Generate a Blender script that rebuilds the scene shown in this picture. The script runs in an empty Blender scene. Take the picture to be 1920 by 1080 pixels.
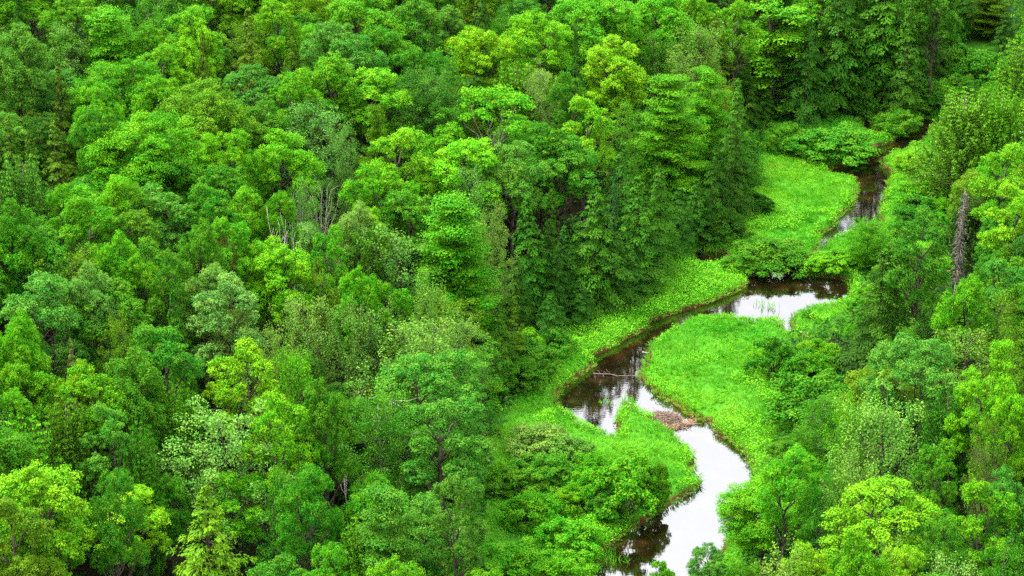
import bpy, math, random
import numpy as np

# ------------------------------------------------------------------ camera model
W, H_, F = 1920.0, 1080.0, 4330.0          # the photograph's pixels, focal length in pixels
CAM_H, PITCH = 91.5, math.radians(23.3)
SP, CP = math.sin(PITCH), math.cos(PITCH)
scene = bpy.context.scene
COL = scene.collection


def ray(px, py):
    """direction through a pixel, scaled so that the forward component is 1"""
    u = (np.asarray(px, float) - W / 2) / F
    v = (H_ / 2 - np.asarray(py, float)) / F
    return u, CP + v * SP, -SP + v * CP


def to_plane(px, py, z=0.0):
    dx, dy, dz = ray(px, py)
    t = (z - CAM_H) / dz
    return dx * t, dy * t


def to_pixel(x, y, z):
    d = y * CP - (z - CAM_H) * SP
    up = y * SP + (z - CAM_H) * CP
    return W / 2 + F * x / d, H_ / 2 - F * up / d


# ------------------------------------------------------------------ outlines on the valley floor (traced, then laid on the ground)
LEFT_BANK = [(1800, 178), (1768, 190), (1740, 205), (1727, 226), (1712, 243), (1690, 250), (1655, 252), (1638, 246), (1632, 228), (1616, 214), (1585, 212), (1580, 220),
             (1612, 230), (1622, 246), (1640, 258), (1672, 256), (1677, 264), (1668, 271), (1640, 276), (1622, 284), (1600, 286), (1590, 296), (1588, 312), (1560, 318), (1556, 328),
             (1590, 332), (1608, 346), (1607, 365), (1598, 388), (1576, 408), (1562, 432), (1540, 440), (1534, 466), (1520, 488),
             (1495, 497), (1445, 502), (1432, 510), (1424, 518), (1402, 521), (1400, 535), (1380, 549), (1330, 570), (1290, 582), (1240, 598), (1216, 607), (1210, 622),
             (1175, 637), (1145, 656), (1108, 672), (1114, 688), (1082, 711), (1052, 736), (1043, 755), (1048, 768), (1080, 790), (1102, 807),
             (1140, 822), (1158, 814), (1154, 797), (1158, 776), (1178, 768), (1204, 776), (1238, 800), (1258, 810), (1284, 836), (1303, 861), (1303, 879),
             (1290, 888), (1312, 901), (1308, 917), (1284, 932), (1240, 962), (1200, 987), (1165, 1010), (1130, 1042), (1112, 1082), (1085, 1140), (1050, 1240)]
RIGHT_BANK = [(1235, 1240), (1270, 1140), (1305, 1085), (1345, 1040), (1375, 985), (1402, 930), (1412, 895), (1408, 878), (1394, 854), (1368, 830), (1340, 812),
              (1330, 795), (1300, 786), (1266, 762), (1236, 746), (1214, 725), (1194, 706), (1206, 694), (1212, 668), (1216, 652),
              (1240, 634), (1270, 614), (1300, 601), (1340, 594), (1370, 600), (1430, 606), (1462, 603), (1473, 628), (1480, 628), (1482, 600), (1495, 586),
              (1525, 578), (1562, 575), (1592, 560), (1592, 533), (1565, 524), (1545, 522), (1520, 522), (1499, 514), (1496, 500), (1508, 491), (1526, 484),
              (1544, 466), (1572, 450), (1602, 438), (1634, 440), (1650, 430), (1648, 402), (1656, 372), (1662, 350), (1674, 328), (1654, 316), (1656, 302),
              (1690, 284), (1722, 272), (1742, 252), (1762, 230), (1790, 212), (1830, 196)]
POOL = [(1302, 470), (1318, 458), (1330, 466), (1345, 474), (1362, 476), (1358, 490), (1335, 496), (1308, 500)]
EDGE_LEFT = [(1880, 60), (1760, 138), (1700, 176), (1610, 206), (1520, 226), (1442, 250), (1408, 330), (1376, 388), (1322, 440), (1290, 470), (1240, 492), (1150, 570),
             (1060, 630), (1010, 690), (950, 780), (925, 880), (905, 980), (880, 1090), (840, 1300)]
EDGE_RIGHT = [(1440, 1300), (1400, 1120), (1400, 1010), (1425, 930), (1460, 850), (1500, 800), (1455, 720), (1475, 650), (1560, 620), (1620, 560), (1615, 500), (1690, 440),
              (1715, 380), (1752, 300), (1790, 220), (1860, 170), (1960, 130)]


def plane_poly(pix):
    p = np.array(pix, float)
    x, y = to_plane(p[:, 0], p[:, 1])
    return np.stack([x, y], 1)


def smooth_poly(p, closed=True, k=3):
    """Catmull-Rom resampling, so that no bank is a straight chord"""
    n = len(p)
    out = []
    rng = range(n if closed else n - 1)
    for i in rng:
        g = lambda j: p[j % n] if closed else p[min(max(j, 0), n - 1)]
        a, b, c, d = g(i - 1), g(i), g(i + 1), g(i + 2)
        for s in range(k):
            t = s / k
            out.append(0.5 * ((2 * b) + (-a + c) * t + (2 * a - 5 * b + 4 * c - d) * t * t + (-a + 3 * b - 3 * c + d) * t ** 3))
    if not closed:
        out.append(p[-1])
    return np.array(out)


def inside(poly, x, y):
    r = np.zeros(np.shape(x), bool)
    n = len(poly)
    for i in range(n):
        x1, y1 = poly[i]
        x2, y2 = poly[(i + 1) % n]
        if y1 == y2:
            continue
        c = (y1 > y) != (y2 > y)
        r ^= c & (x < (x2 - x1) * (y - y1) / (y2 - y1) + x1)
    return r


def edge_dist(poly, x, y, closed=True):
    d = np.full(np.shape(x), 1e9)
    n = len(poly)
    for i in range(n if closed else n - 1):
        x1, y1 = poly[i]
        x2, y2 = poly[(i + 1) % n]
        vx, vy = x2 - x1, y2 - y1
        t = np.clip(((x - x1) * vx + (y - y1) * vy) / (vx * vx + vy * vy + 1e-12), 0, 1)
        d = np.minimum(d, np.hypot(x - x1 - t * vx, y - y1 - t * vy))
    return d


RIVER = smooth_poly(plane_poly(LEFT_BANK + RIGHT_BANK))
PUDDLE = smooth_poly(plane_poly(POOL))
EL = smooth_poly(plane_poly(EDGE_LEFT), False)
ER = smooth_poly(plane_poly(EDGE_RIGHT), False)
FOREST_L = np.vstack([EL, [[EL[-1][0], 60], [-500, 60], [-500, 900], [600, 900], [600, EL[0][1] + 60]]])
FOREST_R = np.vstack([ER, [[600, ER[-1][1]], [600, 60], [ER[0][0], 60]]])


def vnoise(x, y, s, seed=0):
    """smooth value noise"""
    x = np.asarray(x, float) / s + seed * 17.3
    y = np.asarray(y, float) / s - seed * 9.1
    xi, yi = np.floor(x), np.floor(y)
    fx, fy = x - xi, y - yi
    fx, fy = fx * fx * (3 - 2 * fx), fy * fy * (3 - 2 * fy)

    def h(a, b):
        v = np.sin(a * 127.1 + b * 311.7 + seed * 74.7) * 43758.5453
        return v - np.floor(v)
    return (h(xi, yi) * (1 - fx) + h(xi + 1, yi) * fx) * (1 - fy) + (h(xi, yi + 1) * (1 - fx) + h(xi + 1, yi + 1) * fx) * fy


def terrain(x, y):
    """ground height and how much of it is forest floor"""
    dl = edge_dist(EL, x, y, False) * np.where(inside(FOREST_L, x, y), 1, -1)
    dr = edge_dist(ER, x, y, False) * np.where(inside(FOREST_R, x, y), 1, -1)
    soft = lambda d, w: w * np.log1p(np.exp(np.clip(d / w, -30, 30)))
    z = 0.55 + 0.20 * soft(np.minimum(dl, 160) - 5, 3.0) + 0.07 * soft(np.minimum(dr, 120) - 3, 2.0)
    z += (vnoise(x, y, 9, 1) - 0.5) * 0.35 * np.clip(np.maximum(dl, dr) / 4, 0.25, 4) + (vnoise(x, y, 2.3, 2) - 0.5) * 0.16
    near = (x > -25) & (x < 75) & (y > 125) & (y < 305)
    sd = np.full(np.shape(x), 20.0)
    sd[near] = np.minimum(edge_dist(RIVER, x[near], y[near]), edge_dist(PUDDLE, x[near], y[near]))
    wet = inside(RIVER, x, y) | inside(PUDDLE, x, y)
    sd = np.where(wet, -sd, sd)
    bank = np.clip((sd + 0.05) / 0.45, 0, 1)
    z = np.where(sd > -0.05, -0.12 + (z + 0.12) * (0.35 * bank + 0.65 * np.clip(sd / 1.2, 0, 1)), np.maximum(-0.9, -0.12 + sd * 0.6))
    return z, np.clip((np.maximum(dl, dr) + 1.5) / 4, 0, 1), sd


GX = np.arange(-130.0, 131.0, 0.5)
GY = np.arange(110.0, 440.0, 0.5)
gx, gy = np.meshgrid(GX, GY)
GZ, GFOREST, GSD = terrain(gx, gy)


def sample(A, x, y):
    fx = np.clip((np.asarray(x, float) - GX[0]) / 0.5, 0, len(GX) - 1.001)
    fy = np.clip((np.asarray(y, float) - GY[0]) / 0.5, 0, len(GY) - 1.001)
    i, j = fx.astype(int), fy.astype(int)
    a, b = fx - i, fy - j
    return (A[j, i] * (1 - a) + A[j, i + 1] * a) * (1 - b) + (A[j + 1, i] * (1 - a) + A[j + 1, i + 1] * a) * b


TT = np.arange(120.0, 460.0, 0.25)


def ray_at_height(px, py, h):
    """where the ray through a pixel is first h metres above the ground"""
    dx, dy, dz = ray(px, py)
    x, y, z = dx * TT, dy * TT, CAM_H + dz * TT
    g = sample(GZ, x, y)
    k = np.argmax(z - g <= h)
    return x[k], y[k], g[k]


# ------------------------------------------------------------------ materials
def new_mat(name):
    m = bpy.data.materials.new(name)
    m.use_nodes = True
    m.node_tree.nodes.clear()
    return m, m.node_tree.nodes, m.node_tree.links


def node(ns, t, **kw):
    n = ns.new(t)
    for k, v in kw.items():
        if k in n.inputs:
            n.inputs[k].default_value = v
        else:
            setattr(n, k, v)
    return n


def foliage_mat(name, trans=0.26, spec=0.035, rough=0.6, spread=0.6, hue=0.05, fixed=None):
    m, ns, ln = new_mat(name)
    out = ns.new('ShaderNodeOutputMaterial')
    if fixed is None:
        src = ns.new('ShaderNodeObjectInfo').outputs['Color']
    else:
        c = ns.new('ShaderNodeRGB')
        c.outputs[0].default_value = (*fixed, 1)
        src = c.outputs[0]
    at = node(ns, 'ShaderNodeAttribute', attribute_name='tint')
    hm = node(ns, 'ShaderNodeMapRange')
    hm.inputs['To Min'].default_value, hm.inputs['To Max'].default_value = 0.5 + hue / 2, 0.5 - hue / 2
    vm = node(ns, 'ShaderNodeMapRange')
    vm.inputs['To Min'].default_value, vm.inputs['To Max'].default_value = 1 - spread / 2, 1 + spread / 2
    hsv = ns.new('ShaderNodeHueSaturation')
    if fixed is not None:                                  # a few dry straw-coloured stalks and leaves
        gt = node(ns, 'ShaderNodeMath', operation='GREATER_THAN')
        gt.inputs[1].default_value = 0.975
        ln.new(at.outputs['Fac'], gt.inputs[0])
        dm = node(ns, 'ShaderNodeMix', data_type='RGBA')
        dm.inputs[7].default_value = (0.17, 0.15, 0.05, 1)
        ln.new(gt.outputs[0], dm.inputs[0])
        ln.new(src, dm.inputs[6])
        src = dm.outputs[2]
    ln.new(at.outputs['Fac'], hm.inputs['Value'])
    ln.new(at.outputs['Fac'], vm.inputs['Value'])
    ln.new(hm.outputs[0], hsv.inputs['Hue'])
    ln.new(vm.outputs[0], hsv.inputs['Value'])
    ln.new(src, hsv.inputs['Color'])
    p = node(ns, 'ShaderNodeBsdfPrincipled', Roughness=rough)
    p.inputs['Specular IOR Level'].default_value = spec
    ln.new(hsv.outputs[0], p.inputs['Base Color'])
    tr = ns.new('ShaderNodeBsdfTranslucent')
    mul = node(ns, 'ShaderNodeMix', data_type='RGBA', blend_type='MULTIPLY')
    mul.inputs[0].default_value = 1
    mul.inputs[7].default_value = (1.15, 1.25, 0.5, 1)
    ln.new(hsv.outputs[0], mul.inputs[6])
    ln.new(mul.outputs[2], tr.inputs['Color'])
    mx = ns.new('ShaderNodeMixShader')
    mx.inputs[0].default_value = trans
    ln.new(p.outputs[0], mx.inputs[1])
    ln.new(tr.outputs[0], mx.inputs[2])
    ln.new(mx.outputs[0], out.inputs[0])
    return m


def bark_mat(name, c1, c2, scale=3.0, stretch=0.25):
    m, ns, ln = new_mat(name)
    out = ns.new('ShaderNodeOutputMaterial')
    tc = ns.new('ShaderNodeTexCoord')
    mp = node(ns, 'ShaderNodeMapping')
    mp.inputs['Scale'].default_value = (scale, scale, scale * stretch)
    nz = node(ns, 'ShaderNodeTexNoise', Scale=2.0, Detail=5.0, Roughness=0.7)
    cr = ns.new('ShaderNodeValToRGB')
    cr.color_ramp.elements[0].position, cr.color_ramp.elements[1].position = 0.38, 0.62
    cr.color_ramp.elements[0].color = (*c1, 1)
    cr.color_ramp.elements[1].color = (*c2, 1)
    p = node(ns, 'ShaderNodeBsdfPrincipled', Roughness=0.85)
    p.inputs['Specular IOR Level'].default_value = 0.1
    ln.new(tc.outputs['Object'], mp.inputs[0])
    ln.new(mp.outputs[0], nz.inputs['Vector'])
    ln.new(nz.outputs[0], cr.inputs[0])
    ln.new(cr.outputs[0], p.inputs['Base Color'])
    ln.new(p.outputs[0], out.inputs[0])
    return m


M_LEAF = foliage_mat('broadleaf_foliage')
M_NEEDLE = foliage_mat('needle_foliage', trans=0.12, spread=0.95, hue=0.03)
M_GRASS = foliage_mat('meadow_grass', trans=0.35, spread=0.7, hue=0.07, fixed=(0.088, 0.31, 0.017))
M_HERB = foliage_mat('bank_herbs', trans=0.3, spread=0.6, hue=0.05, fixed=(0.094, 0.32, 0.010))
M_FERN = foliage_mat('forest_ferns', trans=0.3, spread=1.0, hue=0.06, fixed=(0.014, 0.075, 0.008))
M_BARK = bark_mat('grey_brown_bark', (0.022, 0.017, 0.012), (0.085, 0.068, 0.052))
M_DARKBARK = bark_mat('dark_bark', (0.03, 0.022, 0.016), (0.09, 0.07, 0.05))
M_PALEBARK = bark_mat('pale_grey_bark', (0.06, 0.048, 0.038), (0.26, 0.22, 0.18), 2.0, 1.0)
M_BAREWOOD = bark_mat('grey_bare_wood', (0.13, 0.115, 0.095), (0.36, 0.33, 0.28), 2.0)
M_WHITEBARK = bark_mat('white_bark', (0.06, 0.055, 0.045), (0.36, 0.34, 0.29), 2.0, 1.4)
M_DEADWOOD = bark_mat('weathered_dead_wood', (0.22, 0.20, 0.17), (0.55, 0.52, 0.47), 2.0)
M_GREYWOOD = bark_mat('grey_dead_wood', (0.09, 0.075, 0.06), (0.22, 0.185, 0.15), 2.0)
M_STICK = bark_mat('old_sticks', (0.055, 0.04, 0.03), (0.21, 0.155, 0.12), 4.0)
M_FRESHSTICK = bark_mat('peeled_sticks', (0.13, 0.07, 0.04), (0.36, 0.24, 0.16), 4.0)
M_MUD = bark_mat('mud', (0.035, 0.02, 0.012), (0.10, 0.055, 0.035), 4.0, 1.0)
M_LICHEN = foliage_mat('dead_twigs', trans=0.05, spread=0.9, hue=0.02)

TONES = {'lime': (0.092, 0.265, 0.005), 'bright': (0.056, 0.210, 0.0045), 'mid': (0.036, 0.148, 0.0055), 'dark': (0.018, 0.074, 0.0035),
         'bluish': (0.044, 0.158, 0.012), 'sage': (0.084, 0.196, 0.024), 'olive': (0.058, 0.148, 0.005), 'brown': (0.085, 0.11, 0.02),
         'blue': (0.020, 0.080, 0.020), 'grey': (0.11, 0.095, 0.08), 'rust': (0.085, 0.20, 0.009), 'pale': (0.078, 0.185, 0.005)}
CONIFER_TONES = {'mid': (0.026, 0.106, 0.0045), 'olive': (0.044, 0.110, 0.004)}

# ------------------------------------------------------------------ mesh helpers


class Leaves:
    """collects leaf-sized kites"""

    def __init__(self):
        self.v, self.t = [], []

    def add(self, c, nrm, tan, length, width, rng, fold=0.18, base=None):
        n = len(c)
        nrm = nrm / (np.linalg.norm(nrm, axis=1, keepdims=True) + 1e-9)
        tan = tan - nrm * np.sum(tan * nrm, 1, keepdims=True)
        tan = tan / (np.linalg.norm(tan, axis=1, keepdims=True) + 1e-9)
        bit = np.cross(nrm, tan)
        L = (length * rng.uniform(0.7, 1.3, n))[:, None]
        Wd = (width * rng.uniform(0.7, 1.3, n))[:, None]
        k = rng.uniform(-0.15, 0.25, n)[:, None]
        a = c - tan * L * 0.5
        b = c + tan * L * 0.5 - nrm * L * fold
        s1 = c + bit * Wd * 0.5 + tan * L * k * 0.5
        s2 = c - bit * Wd * 0.5 + tan * L * k * 0.5
        self.v.append(np.stack([a, s1, b, s2], 1).reshape(-1, 3))
        t = rng.uniform(0, 1, n)
        self.t.append(t if base is None else 0.55 * base + 0.45 * t)

    def mesh(self, name, mat):
        v = np.concatenate(self.v).astype(np.float32)
        t = np.concatenate(self.t).astype(np.float32)
        return quads_mesh(name, v, t, mat)


def quads_mesh(name, v, t, mat):
    n = len(v) // 4
    me = bpy.data.meshes.new(name)
    me.vertices.add(len(v))
    me.vertices.foreach_set('co', v.ravel())
    me.loops.add(len(v))
    me.loops.foreach_set('vertex_index', np.arange(len(v), dtype=np.int32))
    me.polygons.add(n)
    me.polygons.foreach_set('loop_start', np.arange(0, n * 4, 4, dtype=np.int32))
    at = me.attributes.new('tint', 'FLOAT', 'FACE')
    at.data.foreach_set('value', np.asarray(t, np.float32))
    me.materials.append(mat)
    me.update(calc_edges=True)
    return me


def tris_mesh(name, v, t, mat):
    n = len(v) // 3
    me = bpy.data.meshes.new(name)
    me.vertices.add(len(v))
    me.vertices.foreach_set('co', np.asarray(v, np.float32).ravel())
    me.loops.add(len(v))
    me.loops.foreach_set('vertex_index', np.arange(len(v), dtype=np.int32))
    me.polygons.add(n)
    me.polygons.foreach_set('loop_start', np.arange(0, n * 3, 3, dtype=np.int32))
    at = me.attributes.new('tint', 'FLOAT', 'FACE')
    at.data.foreach_set('value', np.asarray(t, np.float32))
    me.materials.append(mat)
    me.update(calc_edges=True)
    return me


class Wood:
    """collects tapering tubes"""

    def __init__(self, sides=6):
        self.v, self.f, self.n, self.s = [], [], 0, sides

    def tube(self, pts, r0, r1, sides=None):
        s = sides or self.s
        pts = np.asarray(pts, float)
        m = len(pts)
        d = np.gradient(pts, axis=0)
        d /= np.linalg.norm(d, axis=1, keepdims=True) + 1e-9
        ref = np.array([0.31, 0.95, 0.05]) if abs(d[0][2]) > 0.7 else np.array([0, 0, 1.0])
        u = np.cross(d, ref)
        u /= np.linalg.norm(u, axis=1, keepdims=True) + 1e-9
        w = np.cross(d, u)
        r = np.linspace(r0, r1, m)
        a = np.arange(s) * 2 * math.pi / s
        ring = pts[:, None, :] + r[:, None, None] * (u[:, None, :] * np.cos(a)[None, :, None] + w[:, None, :] * np.sin(a)[None, :, None])
        self.v.append(ring.reshape(-1, 3))
        b = self.n
        for i in range(m - 1):
            for j in range(s):
                k = (j + 1) % s
                self.f.append((b + i * s + j, b + i * s + k, b + (i + 1) * s + k, b + (i + 1) * s + j))
        self.f.append(tuple(b + (m - 1) * s + j for j in range(s)))
        self.f.append(tuple(b + j for j in reversed(range(s))))
        self.n += m * s

    def mesh(self, name, mat):
        me = bpy.data.meshes.new(name)
        me.from_pydata(np.concatenate(self.v).tolist(), [], self.f)
        me.materials.append(mat)
        for p in me.polygons:
            p.use_smooth = True
        me.update()
        return me


def curve(a, b, rng, bend=0.1, n=5, sag=0.0):
    a, b = np.asarray(a, float), np.asarray(b, float)
    t = np.linspace(0, 1, n)[:, None]
    L = np.linalg.norm(b - a)
    off = rng.normal(0, bend * L, 3)
    off2 = rng.normal(0, bend * L * 0.4, (n, 3))
    off2[0] = off2[-1] = 0
    p = a + (b - a) * t + off * (t * (1 - t)) + off2
    p[:, 2] += sag * L * (t[:, 0] * (1 - t[:, 0])) * 4
    return p


def sphere_dirs(n, rng, zmin=-0.5, power=1.0):
    z = zmin + (1 - zmin) * rng.uniform(0, 1, n) ** power
    a = rng.uniform(0, 2 * math.pi, n)
    r = np.sqrt(np.clip(1 - z * z, 0, 1))
    return np.stack([r * np.cos(a), r * np.sin(a), z], 1)


def clump(L, c, r, fz, n, size, rng, zmin=-0.45, up=0.5, jit=0.34, aspect=0.72):
    d = sphere_dirs(n, rng, zmin)
    rad = r * rng.uniform(0.5, 1.28, n)[:, None] * (1 + 0.22 * np.sin(d[:, :1] * 5 + c[0]) * np.cos(d[:, 1:2] * 5 + c[1]))
    p = np.asarray(c) + d * rad * np.array([1, 1, fz])
    nrm = d * np.array([1, 1, 1 / max(fz, 0.4)]) * 0.6 + np.array([0, 0, up]) + rng.normal(0, jit, (n, 3))
    tan = d * np.array([1, 1, 0.3]) * 0.6 + np.array([0, 0, -0.2]) + rng.normal(0, 0.8, (n, 3))
    L.add(p, nrm, tan, size, size * aspect, rng, 0.18, rng.uniform())


# ------------------------------------------------------------------ kinds of tree; every function returns (trunk mesh, crown mesh, height, crown width)
def make_maple(seed, h=15.0, R=4.6, lobes=17, size=0.165, per=185, low=0.30):
    rng = np.random.default_rng(seed)
    L, B = Leaves(), Wood()
    hc, Rz = h * (0.62 + low * 0.1), h * (0.36 - low * 0.05)
    top = np.array([rng.normal(0, 0.4), rng.normal(0, 0.4), h * 0.8])
    B.tube(curve((0, 0, -0.6), top, rng, 0.04, 7), 0.26, 0.07)
    ctr = []
    for k in range(lobes):
        zf = 1 - 1.72 * (k + 0.5) / lobes
        a = k * 2.39996 + rng.uniform(-0.45, 0.45)
        rr = math.sqrt(max(0.0, 1 - zf * zf))
        q = rng.uniform(0.60, 0.88)
        ctr.append((np.array([R * q * rr * math.cos(a), R * q * rr * math.sin(a), hc + Rz * zf * rng.uniform(0.66, 0.92)]),
                    R * rng.uniform(0.24, 0.37)))
    for c, r in ctr:
        st = np.array([top[0] * c[2] / h, top[1] * c[2] / h, max(h * 0.22, c[2] - 1.1 * np.hypot(c[0], c[1]) - 0.5)])
        B.tube(curve(st, c, rng, 0.10, 5, -0.03), 0.10, 0.03, 5)
        m = rng.integers(15, 20)
        for i in range(m):
            zz = 0.98 - 1.55 * (i + 0.5) / m
            a = i * 2.39996 + rng.uniform(-0.5, 0.5)
            s = math.sqrt(1 - zz * zz)
            d = np.array([s * math.cos(a), s * math.sin(a), zz])
            cc = c + d * r * rng.uniform(0.72, 1.08) * np.array([1, 1, 0.85])
            if i % 3 == 0:
                B.tube(curve(c, cc, rng, 0.1, 3), 0.025, 0.01, 4)
            cr = r * rng.uniform(0.30, 0.46)
            clump(L, cc, cr, rng.uniform(0.5, 0.75), int(per * (cr / 0.6) ** 1.6), size, rng)
    return B.mesh('trunk', M_BARK), L.mesh('crown', M_LEAF), h, 2 * R * 1.08


def make_layered(seed, h=16.0, R=4.0, size=0.165, n_lay=15):
    rng = np.random.default_rng(seed)
    L, B = Leaves(), Wood()
    lean = rng.normal(0, 0.5, 2)
    B.tube(curve((0, 0, -0.6), (lean[0], lean[1], h * 0.96), rng, 0.02, 8), 0.24, 0.04)
    for k in range(n_lay):
        f = k / (n_lay - 1)
        z = h * (0.20 + 0.77 * f)
        prof = R * (1.0 - max(0, f - 0.15) ** 1.5 * 0.95) * rng.uniform(0.8, 1.1)
        m = max(2, int(round(6 * (1 - f * 0.6))))
        a0 = rng.uniform(0, 6.28)
        for i in range(m):
            a = a0 + i * 6.283 / m + rng.normal(0, 0.25)
            rr = prof * rng.uniform(0.55, 1.0)
            e = np.array([lean[0] * f + rr * math.cos(a), lean[1] * f + rr * math.sin(a), z + rng.normal(0, 0.5)])
            s = np.array([lean[0] * f, lean[1] * f, z - 0.35 * rr])
            B.tube(curve(s, e, rng, 0.06, 4, 0.04), 0.07, 0.015, 5)
            for t in (0.35, 0.55, 0.75, 0.95):
                p = s + (e - s) * t + np.array([0, 0, 0.25])
                for _ in range(2):
                    q = p + rng.normal(0, 0.32, 3) * np.array([1, 1, 0.35])
                    clump(L, q, rng.uniform(0.5, 0.9), 0.32, 125, size, rng, -0.6, 0.8, 0.35)
    return B.mesh('trunk', M_BARK), L.mesh('crown', M_LEAF), h, 2 * R


def make_hemlock(seed, h=16.0, R=3.9, droop=0.22, step=0.62, size=0.36, open_=0.0, low=0.05, pw=0.70, mat=None, per=13, lift=0.0):
    rng = np.random.default_rng(seed)
    L, B = Leaves(), Wood(5)
    B.tube(curve((0, 0, -0.5), (rng.normal(0, 0.15), rng.normal(0, 0.15), h * 0.985), rng, 0.01, 8), 0.22, 0.02)
    z = h * low
    k = 0
    while z < h * 0.985:
        f = z / h
        prof = R * (1 - f) ** pw * (0.72 + 0.28 * min(1, f / 0.14))
        m = max(3, int(6.4 - 2.6 * f))
        for i in range(m):
            if rng.uniform() < open_:
                continue
            a = k * 0.7 + i * 6.283 / m + rng.normal(0, 0.28)
            Lb = prof * rng.uniform(0.68, 1.14) + 0.10
            d = np.array([math.cos(a), math.sin(a), 0])
            sd = np.array([-math.sin(a), math.cos(a), 0])
            zz = z + rng.normal(0, 0.12)
            if i % 2 == 0 and Lb > 1:
                tq = np.linspace(0, 0.9, 4)[:, None]
                B.tube(np.array([0, 0, zz]) + d * Lb * tq + np.array([0, 0, 1.0]) * (0.35 * tq - (0.35 + droop) * tq ** 2) * Lb * 0.7, 0.035, 0.01, 4)
            ns = max(2, int(Lb / 0.42))
            bt = rng.uniform()
            for j in range(ns):
                t = 0.28 + 0.74 * (j + rng.uniform(0, 1)) / ns
                w = 0.18 + 0.42 * Lb * t * (1.10 - t) * 1.6
                n = per
                side = rng.uniform(-1, 1, n)
                tt = t + rng.uniform(-0.12, 0.12, n)
                p = np.array([0, 0, zz]) + d * (Lb * tt)[:, None] + sd * (side * w)[:, None]
                p[:, 2] += (0.35 + lift) * tt * Lb * 0.7 - (0.35 + droop) * tt ** 2 * Lb * 0.7 - np.abs(side) * 0.16 - droop * 0.10 + rng.normal(0, 0.07, n)
                nrm = np.array([0, 0, 1.0]) + d * (0.15 + 0.6 * t) + rng.normal(0, 0.24, (n, 3))
                tan = d * 0.9 + sd * side[:, None] * 0.9 + np.array([0, 0, -droop * 1.1 + lift]) + rng.normal(0, 0.2, (n, 3))
                L.add(p, nrm, tan, size * (0.65 + 0.35 * min(1, Lb)), size * 0.42, rng, 0.25, bt)
        z += step * (0.66 + 0.62 * (1 - f)) * rng.uniform(0.85, 1.15)
        k += 1
    n = 26
    p = np.stack([rng.normal(0, 0.07, n), rng.normal(0, 0.07, n), rng.uniform(h * 0.95, h * 1.0, n)], 1)
    L.add(p, rng.normal(0, 1, (n, 3)), np.array([0, 0, 1.0]) + rng.normal(0, 0.4, (n, 3)), 0.25, 0.10, rng)
    return B.mesh('trunk', M_DARKBARK), L.mesh('crown', mat or M_NEEDLE), h, 2 * R


def make_pine(seed, h=14.0, R=3.4, plumes=125, size=0.21, up=1.0, pr=0.30, low=0.14):
    rng = np.random.default_rng(seed)
    L, B = Leaves(), Wood(5)
    B.tube(curve((0, 0, -0.5), (rng.normal(0, 0.2), rng.normal(0, 0.2), h * 0.93), rng, 0.015, 8), 0.22, 0.04)
    for k in range(plumes):
        f = low + (0.94 - low) * ((k + rng.uniform(0, 1)) / plumes)
        a = k * 2.39996 + rng.normal(0, 0.2)
        out = R * (1 - max(0, f - 0.25) / 0.80) ** 0.7 * rng.uniform(0.55, 1.05) + 0.2
        rise = up * (1.2 + 1.9 * rng.uniform(0.5, 1) * (0.5 + f * 0.6))
        z0 = h * f * 0.84
        t = np.linspace(0, 1, 9)[:, None]
        d = np.array([math.cos(a), math.sin(a), 0])
        path = np.array([0, 0, z0]) + d * out * np.sin(t * math.pi / 2) + np.array([0, 0, 1.0]) * rise * t ** 1.7
        B.tube(path[::2], 0.06, 0.015, 4)
        for seg in range(2, 9):
            tt = seg / 8
            n = 26
            r = pr * (1.30 - 0.95 * abs(tt - 0.45)) * rng.uniform(0.8, 1.2)
            c = path[seg]
            ax = path[seg] - path[seg - 1]
            ax /= np.linalg.norm(ax)
            rd = rng.normal(0, 1, (n, 3))
            rd -= ax * (rd @ ax)[:, None]
            rd /= np.linalg.norm(rd, axis=1, keepdims=True)
            p = c + rd * (r * rng.uniform(0.35, 1.0, n))[:, None] + ax * rng.uniform(-0.2, 0.2, n)[:, None] * out * 0.35
            L.add(p, rd + np.array([0, 0, 0.4]) + rng.normal(0, 0.35, (n, 3)), ax + rd * 0.5 + rng.normal(0, 0.2, (n, 3)), size, size * 0.42, rng, 0.1)
    return B.mesh('trunk', M_DARKBARK), L.mesh('crown', M_NEEDLE), h, 2 * R


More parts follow.
